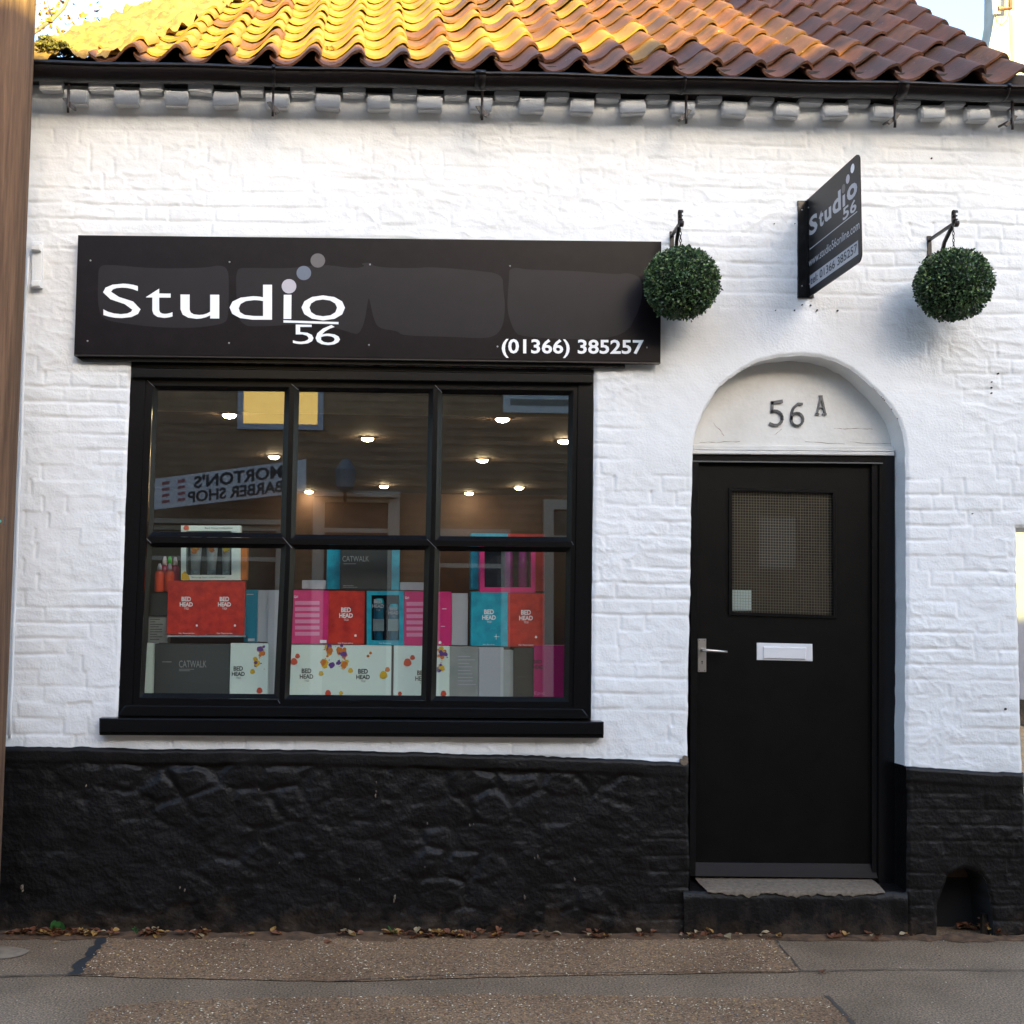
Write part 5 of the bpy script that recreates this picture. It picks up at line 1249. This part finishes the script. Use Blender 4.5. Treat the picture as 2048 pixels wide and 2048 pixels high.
# loose chips pressed in the surface
def inpoly(x,y,poly):
    c_=False; j=len(poly)-1
    for i in range(len(poly)):
        if (poly[i][1]>y)!=(poly[j][1]>y) and x<(poly[j][0]-poly[i][0])*(y-poly[i][1])/(poly[j][1]-poly[i][1])+poly[i][0]: c_=not c_
        j=i
    return c_
M['ch1']=mat('chip_cream',(.70,.58,.40),.6); M['ch2']=mat('chip_ochre',(.50,.32,.12),.7); M['ch3']=mat('chip_rust',(.23,.08,.035),.7); M['ch4']=mat('chip_grey',(.16,.14,.125),.7)
mb=MB(); cnt=0
while cnt<8500:
    y=random.uniform(-1.9,-.01); x=random.uniform(-2,3.4); 
    inn=inpoly(x,y,sp1) or inpoly(x,y,sp2)
    if not inn and random.random()>.035: continue
    if inn and mnoise.noise(Vector((x*3,y*3,2)))<-.22 and random.random()<.75: continue
    r=random.choice((.0016,.002,.0026,.003,.0042)); a=random.uniform(0,3.14); z=.0055 if inn else .0012; ca,sa=math.cos(a)*r*random.uniform(1,1.7),math.sin(a)*r
    mb.add([(x+ca,y+sa,z),(x-sa,y+ca*.7,z),(x-ca,y-sa,z),(x+sa,y-ca*.7,z),(x,y,z+r*.7)],[(0,1,4),(1,2,4),(2,3,4),(3,0,4)],random.choices((0,1,2,3),(6,4,2,5))[0]); cnt+=1
tag(mb.build('stone_chips',[M['ch1'],M['ch2'],M['ch3'],M['ch4']]),'pale and rusty stone chips strewn over the worn pavement','stone chips',kind='stuff')
# dirt and leaf litter along the foot of the wall
M['dirt']=mat('gutter_dirt',(.15,.080,.038),.95,col2=(.06,.032,.017),vs=20,bump=1,bs=80)
mb=MB(); nn=420; vs=[]
for i in range(nn):
    x=-2.1+i*(5.4/nn); nz=mnoise.noise(Vector((x*4,0,0)))+.6*mnoise.noise(Vector((x*14,3,0))); wd=max(.012,.045+.035*nz)*(1.5 if x<.2 else 1)
    for k,(yy,zz) in enumerate(((-.0,.016),(-wd*.35,.012),(-wd,.0085),(-wd*1.3,.003))): vs.append((x,yy-.02,max(.0,zz*(.8+.8*nz))+(.003 if k<3 else 0)+.002*mnoise.noise(Vector((x*40,k,0)))))
mb.add(vs,[(i*4+k,(i+1)*4+k,(i+1)*4+k+1,i*4+k+1) for i in range(nn-1) for k in range(3)])
tag(mb.build('dirt',M['dirt'],smooth=True),'brown dirt and grit gathered along the foot of the black wall','dirt',kind='stuff')
def leaf(mb,p,L_,mi,tilt=.5):
    a=random.uniform(0,6.28); d=Vector((math.cos(a),math.sin(a),random.uniform(-tilt,tilt)*.6)).normalized(); s_=Vector((-d.y,d.x,random.uniform(-tilt,tilt))).normalized(); n=d.cross(s_); 
    if n.z<0: n=-n
    W_=L_*random.uniform(.32,.5); c_=L_*random.uniform(.05,.22)
    P_=[p,p+d*L_*.3+s_*W_*.8+n*c_,p+d*L_*.55+s_*W_*.9+n*c_*1.3,p+d*L_*.85+s_*W_*.35+n*c_,p+d*L_,p+d*L_*.85-s_*W_*.35+n*c_*.8,p+d*L_*.5-s_*W_*.9+n*c_*1.1,p+d*L_*.25-s_*W_*.7+n*c_*.8,p+d*L_*.5+n*c_*.1]
    mb.add(P_,[(8,i,i+1) for i in range(7)]+[(8,7,0)],mi)
mb=MB()
dens=[(30,90,1835,1856,14),(60,130,1845,1858,20),(105,200,1845,1862,55),(200,245,1840,1862,12),(290,345,1850,1862,26),(375,420,1846,1862,22),(480,505,1850,1862,5),(540,570,1855,1866,4),(680,720,1848,1860,10),(760,1000,1838,1862,75),(1040,1100,1850,1862,8),(1160,1200,1840,1860,14),(1250,1290,1850,1860,7),(1340,1400,1848,1860,10),(1400,1470,1850,1862,8),(1500,1540,1850,1868,6),(1600,1650,1845,1852,6),(1680,1780,1843,1850,9),(1870,1990,1815,1835,60),(1985,2040,1820,1840,10)]
for x0,x1,y0,y1,n in dens:
    for _ in range(int(n*1.5)):
        q=G(random.uniform(x0,x1),random.uniform(y0,y1),.01); q.y=min(q.y,.12 if x0>1860 and x0<1980 else -.045-random.uniform(0,.03)); q.z=.012+random.uniform(0,.02); leaf(mb,q,random.choice((.016,.024,.034,.046)),random.choices((0,1,2),(7,2,1))[0])
for _ in range(110):
    q=G(random.uniform(1884,1972),1822,.01); q.y=random.uniform(-.02,.12); q.z=.008+random.uniform(0,.075)*min(1,(q.y+.04)*9); leaf(mb,q,random.uniform(.02,.042),random.choices((0,1,2),(5,3,1))[0],1)
for _ in range(170):
    q=G(random.uniform(0,2048),1880,.0); q.y=random.uniform(-.5,-.05)if random.random()<.6 else random.uniform(-1.5,-.3); q.z=.006; leaf(mb,q,random.choice((.005,.008,.011)),random.choices((0,1,2),(3,4,2))[0],.2)
tag(mb.build('leaf_litter',[M['leaf_a'],M['leaf_b'],M['leaf_c']]),'small dead brown and ochre leaves drifted along the foot of the wall and in the vent','leaves',kind='stuff')
for px,py,L_,m,lab in ((662,1885,.045,'leaf_a','rusty curled dead leaf lying alone on the speckled pavement below the plinth'),(465,1894,.035,'leaf_a','dark curled leaf on the pavement left of centre'),(487,1893,.035,'leaf_c','pale leaf beside the dark curled leaf on the pavement'),(1645,1944,.05,'leaf_a','orange brown leaf lying on the pavement seam right of centre'),(929,1857,.035,'leaf_c','pale round leaf at the foot of the wall under the window'),(1693,1846,.03,'leaf_b','yellow leaf in front of the doorstep'),(108,1889,.018,'leaf_b','small yellow leaf beside the dark tar strip')):
    random.seed(px); mb=MB(); q=G(px,py,0); q.z=.008; leaf(mb,q,L_,0,.35); tag(mb.build('fallen_leaf',M[m]),lab,'leaf')
random.seed(99)
# weeds
def weed(px,py,h,n,lab,round_=False):
    q=G(px,py,0); q.y=min(-.045,q.y); e=empty('weed',(q.x,q.y,0),lab,'weed')
    mb=MB(); ms=MB()
    for i in range(n):
        a=6.28*i/n+random.uniform(-.3,.3); L_=h*random.uniform(.6,1); t=Vector((q.x+math.cos(a)*L_*.45,q.y+math.sin(a)*L_*.25-.01,.01+L_*random.uniform(.5,1)))
        ms.tube([(q.x,q.y,.0),(q.x*.5+t.x*.5,q.y,t.z*.6),tuple(t)],.0009,4)
        d=(t-Vector((q.x,q.y,.02))).normalized(); s_=d.cross(Vector((0,-1,.2))).normalized(); r=h*(.24 if round_ else .30)
        if round_: mb.add([t+ (s_*math.cos(k)+Vector((0,-.35,.9)).normalized()*math.sin(k))*r for k in np.linspace(0,6.28,9)[:-1]],[tuple(range(8))])
        else: mb.add([t-d*r*.9,t-s_*r*.3,t+d*r,t+s_*r*.3],[(0,1,2,3)])
    ms.build('stem',M['weed'],e); mb.build('leaves',M['weed'],e)
weed(141,1845,.065,9,'small round leaved green weed against the plinth near the wooden pole',True)
weed(288,1850,.035,7,'tiny green seedling at the wall foot left of centre')
weed(783,1850,.045,9,'small star shaped green weed among the dead leaves below the window')

# passage at the right
sheet([(cx-.3,.26),(cx+6,.26),(cx+6,16),(cx-.3,16)],.004,'gravel_yard',M['gravel'])
mb=MB(); mb.box((cx-3,12.2,-.1),(cx+9,12.5,4.2)); tag(mb.build('yard_wall',M['grey_wall']),'pale grey painted wall across the yard seen through the gap at the right edge','wall')
mb=MB(); mb.box((cx-3,12.12,-.1),(cx+9,12.19,.28)); tag(mb.build('yard_plinth',M['black_ma']),'black base band of the yard wall seen at the right edge','wall base')
mb=MB()
for _ in range(500): leaf(mb,Vector((cx+random.uniform(0,1.2),random.uniform(.3,7),.012)),random.uniform(.03,.08),random.choices((0,1,2),(3,4,2))[0])
tag(mb.build('yard_leaves',[M['leaf_a'],M['leaf_b'],M['leaf_c']]),'autumn leaves scattered on the gravel beyond the right end of the wall','leaves',kind='stuff')

# neighbouring white chimney at the top right
chm=empty('neighbour_chimney',P(2010,150,5.0),'white rendered tapering chimney beyond the roof at the top right corner','chimney')
M['chw']=mat('stained_white_render',(.37,.36,.33),.8,col2=(.27,.255,.22),vs=2.5,bump=.8,bs=14)
mb=MB(); mb.prism([P(a,b,5.0) for a,b in ((1993,-160),(1990,25),(1983,70),(1974,112),(1958,300),(2260,300),(2260,-160))],(.05,.30,0)); mb.build('stack',M['chw'],chm)
mb=MB(); mb.tube([P(2021,-40,4.92),P(2021,17,4.92),P(1996,17,4.92)],.022,8); mb.build('pipe',mat('rusty_pipe',(.16,.06,.035),.6,var=.3,vs=20),chm)
mb=MB(); mb.tube([P(1988,-5,4.9),P(1990,28,4.9)],.02,8); mb.build('insulator',M['alu'],chm)
mb=MB(); mb.tube([P(1990,28,4.9),P(1994,45,4.92),P(2003,51,4.92),P(2014,40,4.93),P(2019,20,4.93)],.004,5); mb.build('wire',M['iron'],chm)
mb=MB(); mb.qbox([(2019,30),(2025,30),(2029,150),(2024,150)],4.995,5.01); mb.build('rust_streak',mat('rust_streak',(.42,.32,.14),.8),chm)

# bare branch and sunlit autumn tree behind the roof's left end
tr=empty('autumn_tree',(P(60,0,6).x,6,0),'golden sunlit autumn tree behind the left end of the roof','tree')
b0=P(60,70,6.0); mb=MB(); mb.tube([(b0.x-.6,6.3,0),(b0.x-.55,6.3,2.5),(b0.x-.3,6.1,b0.z-1.2),b0,P(105,38,6),P(128,15,6.0),P(155,-40,6.0)],[.16,.13,.07,.028,.024,.02,.012],8); mb.tube([P(105,38,6),P(95,5,5.9),P(90,-40,5.9)],[.010,.007,.004],6); mb.build('trunk',mat('grey_bark',(.14,.10,.07),.8,var=.3,vs=20),tr,smooth=True)
M['gold']=mat('golden_leaf',(.45,.30,.05),.6); M['gold2']=mat('orange_leaf',(.42,.17,.03),.6)
mb=MB(); c_=P(80,30,6.8)
for _ in range(900):
    d=Vector((random.gauss(0,.6),random.gauss(0,.6),random.gauss(0,.5))); p=c_+d+Vector((-.2,0,-.25)); leaf(mb,p,random.uniform(.045,.085),random.choice((0,0,1)),1.2)
o=mb.build('crown',[M['gold'],M['gold2']],tr); o['kind']='stuff'

# ------------------------------------------------------------------ the other side of the street (seen in the window, shades the wall)
OY=-10.9
op=empty('opposite_building',(0,OY,0),'brown brick terrace across the street, seen only as a reflection in the shop window','building')
def OP(px,py): # pixel in the reflection -> x,z on the opposite facade
    k=(5.76-OY+.09)/5.76; p=P(px,py,0); return (p.x*k, CAM.z+(p.z-CAM.z)*k)
def sunshadow(px,py,yo):
    d=ray(px,py); t=(EY+.02-CAM.y)/d.y
    for _ in range(3000):
        q=CAM+d*t
        if q.z<ez(q.x)+(q.y-EY)*math.tan(pitch(q.x))+.03 and q.y>EY: break
        t+=.00001*(6/d.y)*1000/6*.4
    s_=(q.y-yo)/(-sund.y); w_=q+sund*s_; return w_.x,w_.z
RY=-14.5
LOW=[sunshadow(*q,RY) for q in ((150,112),(600,112),(1010,110),(1250,98),(1400,92),(1500,100),(1712,117))]; HI=sunshadow(1440,1,RY)
print('ridge pts',LOW,HI)
zR=(LOW[0][1]+LOW[1][1])/2
eav=zR-1.9
mb=MB(); mb.box((-26,OY-.35,-.2),(30,OY,eav)); mb.build('facade',M['brick_opp'],op)
mb=MB(); mb.prism([(-26,OY+.25,eav-.05),(-26,RY,zR),(-26,RY-4,eav-.05)],(56,0,0)); mb.build('roof',mat('opposite_tiles',(.12,.06,.045),.8,var=.3),op)
mb=MB(); mb.box((-26,RY-3.9,-.2),(30,RY-3.6,eav)); mb.build('rear_wall',M['brick_opp'],op)
# taller gabled house to the right that shades the right part of the roof
th=empty('tall_house',(8,RY,0),'taller brick house across the street that shades the right part of the roof','house')
mb=MB(); dxh,dzh=HI[0]-LOW[-1][0],HI[1]-LOW[-1][1]
sE=[(LOW[0][0]-12,0),(LOW[0][0]-12,zR)]+LOW+[HI,(HI[0]+dxh*2,HI[1]+dzh*2),(HI[0]+1.2,zR+.9),(HI[0]+14,zR+.9),(HI[0]+14,0)]
mb.prism([(a,RY-.02,b) for a,b in sE],(sund.x*3.2,sund.y*3.2,-.3)); mb.build('gable',M['brick_opp'],th)
# upper window with sunny blind, joinery, banner
def owin(px0,py0,px1,py1,inner,frame,name='window',proud=.05,fr=.08):
    a,b=OP(px0,py0),OP(px1,py1); x0,x1=sorted((a[0],b[0])); z1,z0=max(a[1],b[1]),min(a[1],b[1])
    mb=MB(); 
    mb.box((x0-fr,OY,z0-fr),(x1+fr,OY+proud,z0)); mb.box((x0-fr,OY,z1),(x1+fr,OY+proud,z1+fr)); mb.box((x0-fr,OY,z0),(x0,OY+proud,z1)); mb.box((x1,OY,z0),(x1+fr,OY+proud,z1)); mb.box((x0,OY,z1-.42),(x1,OY+proud*.6,z1-.36))
    o=mb.build(name,frame,op); mb=MB(); mb.box((x0,OY+.002,z0),(x1,OY+.02,z1)); mb.build('pane',inner,o)
M['blind']=emis('sun_glow_blind',(.95,.60,.16),.55)  # sunlight on the blind drawn as emission, no lamp behind it
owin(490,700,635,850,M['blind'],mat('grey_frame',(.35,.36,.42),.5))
M['darkwin']=mat('dark_window',(.02,.02,.025),.1)
owin(650,1005,770,1500,M['darkwin'],M['cream'],fr=.16,proud=.14)
owin(300,1060,545,1500,M['darkwin'],M['cream'],fr=.16,proud=.14)
owin(1020,740,1200,815,M['darkwin'],mat('pale_frame',(.45,.47,.5),.5),fr=.1)
owin(1105,1020,1230,1500,M['darkwin'],M['cream'],fr=.14,proud=.12)
owin(880,1075,1000,1500,M['darkwin'],M['cream'],fr=.12,proud=.1)
mb=MB(); a,b=OP(630,985),OP(790,998); mb.box((a[0],OY,b[1]),(b[0],OY+.3,a[1])); mb.build('cornice',M['cream'],op)
mb=MB(); a,b=OP(280,1040),OP(580,1052); mb.box((a[0],OY,b[1]),(b[0],OY+.25,a[1])); mb.build('cornice',M['cream'],op)
# brick courses in relief on the facade
mb=MB()
for i in range(46):
    z=1.2+i*.12; mb.box((-4.5,OY,z),(4.6,OY+.004+.006*random.random(),z+.062))
o=mb.build('brick_courses',mat('brick_course',(.30,.18,.105),.85,col2=(.19,.11,.065),vs=3),op); o['kind']='stuff'
# street lantern
la=OP(692,925); lb=OP(705,990); ln=empty('wall_lantern',(la[0],OY+.5,lb[1]),'grey wall lantern across the street, faint reflection in the middle pane','lantern')
mb=MB(); mb.lathe([(.05,0),(.12,.06),(.15,.30),(.05,.45)],(la[0],OY+.45,lb[1]),'z',12); mb.build('lamp_head',M['lantern'],ln); mb=MB(); mb.tube([(la[0],OY,lb[1]-.1),(la[0],OY+.4,lb[1]-.1),(la[0],OY+.45,lb[1])],.025,6); mb.build('arm',M['iron'],ln)
# barber banner
bn_=empty('barber_banner',(0,OY,0),'white barber shop banner across the street, mirrored in the upper left pane','banner')
BYN=OY+.7; k=(5.76-BYN+.09)/5.76
def BP(px,py,off=0.0):
    p=P(px,py,0); return Vector((p.x*k,BYN+off,CAM.z+(p.z-CAM.z)*k))
bq=[BP(300,959),BP(612,918),BP(612,984),BP(300,1020)]
mb=MB(); mb.hexa([bq[3],bq[2],bq[1],bq[0],*[v+Vector((0,-.04,0)) for v in (bq[3],bq[2],bq[1],bq[0])]]); mb.build('board',mat('banner_white',(.62,.56,.56),.6),bn_)
mb=MB()
def btxt(s,u0,u1,v0,v1,bold):   # u measured from the right end (x decreasing as read from the street)
    v,f=tgeo(s,bold)
    out=[]
    for a,b in v:
        u=u0+(u1-u0)*a; w_=v0+(v1-v0)*b; top=bq[1].lerp(bq[0],u); bot=bq[2].lerp(bq[3],u); q=bot.lerp(top,w_); out.append(q+Vector((0,.006,0)))
    mb.add(out,f)
btxt("MORTON'S",.15,.72,.52,.93,.03); btxt('BARBER SHOP',.15,.76,.08,.45,.03)
build_letters(mb,'letter',mat('banner_ink',(.035,.03,.03),.6),bn_)
mb=MB()
for i in range(4):
    for j in range(2):
        u=.80+j*.1; top=bq[1].lerp(bq[0],u); bot=bq[2].lerp(bq[3],u); q=bot.lerp(top,.2+i*.2); mb.add([q+Vector((-.05,.006,-.02)),q+Vector((.05,.006,-.0)),q+Vector((.05,.006,.035)),q+Vector((-.05,.006,.02))],[(0,1,2,3)])
build_letters(mb,'stripe',mat('banner_red',(.35,.10,.10),.6),bn_)

print('objects',len(bpy.data.objects))
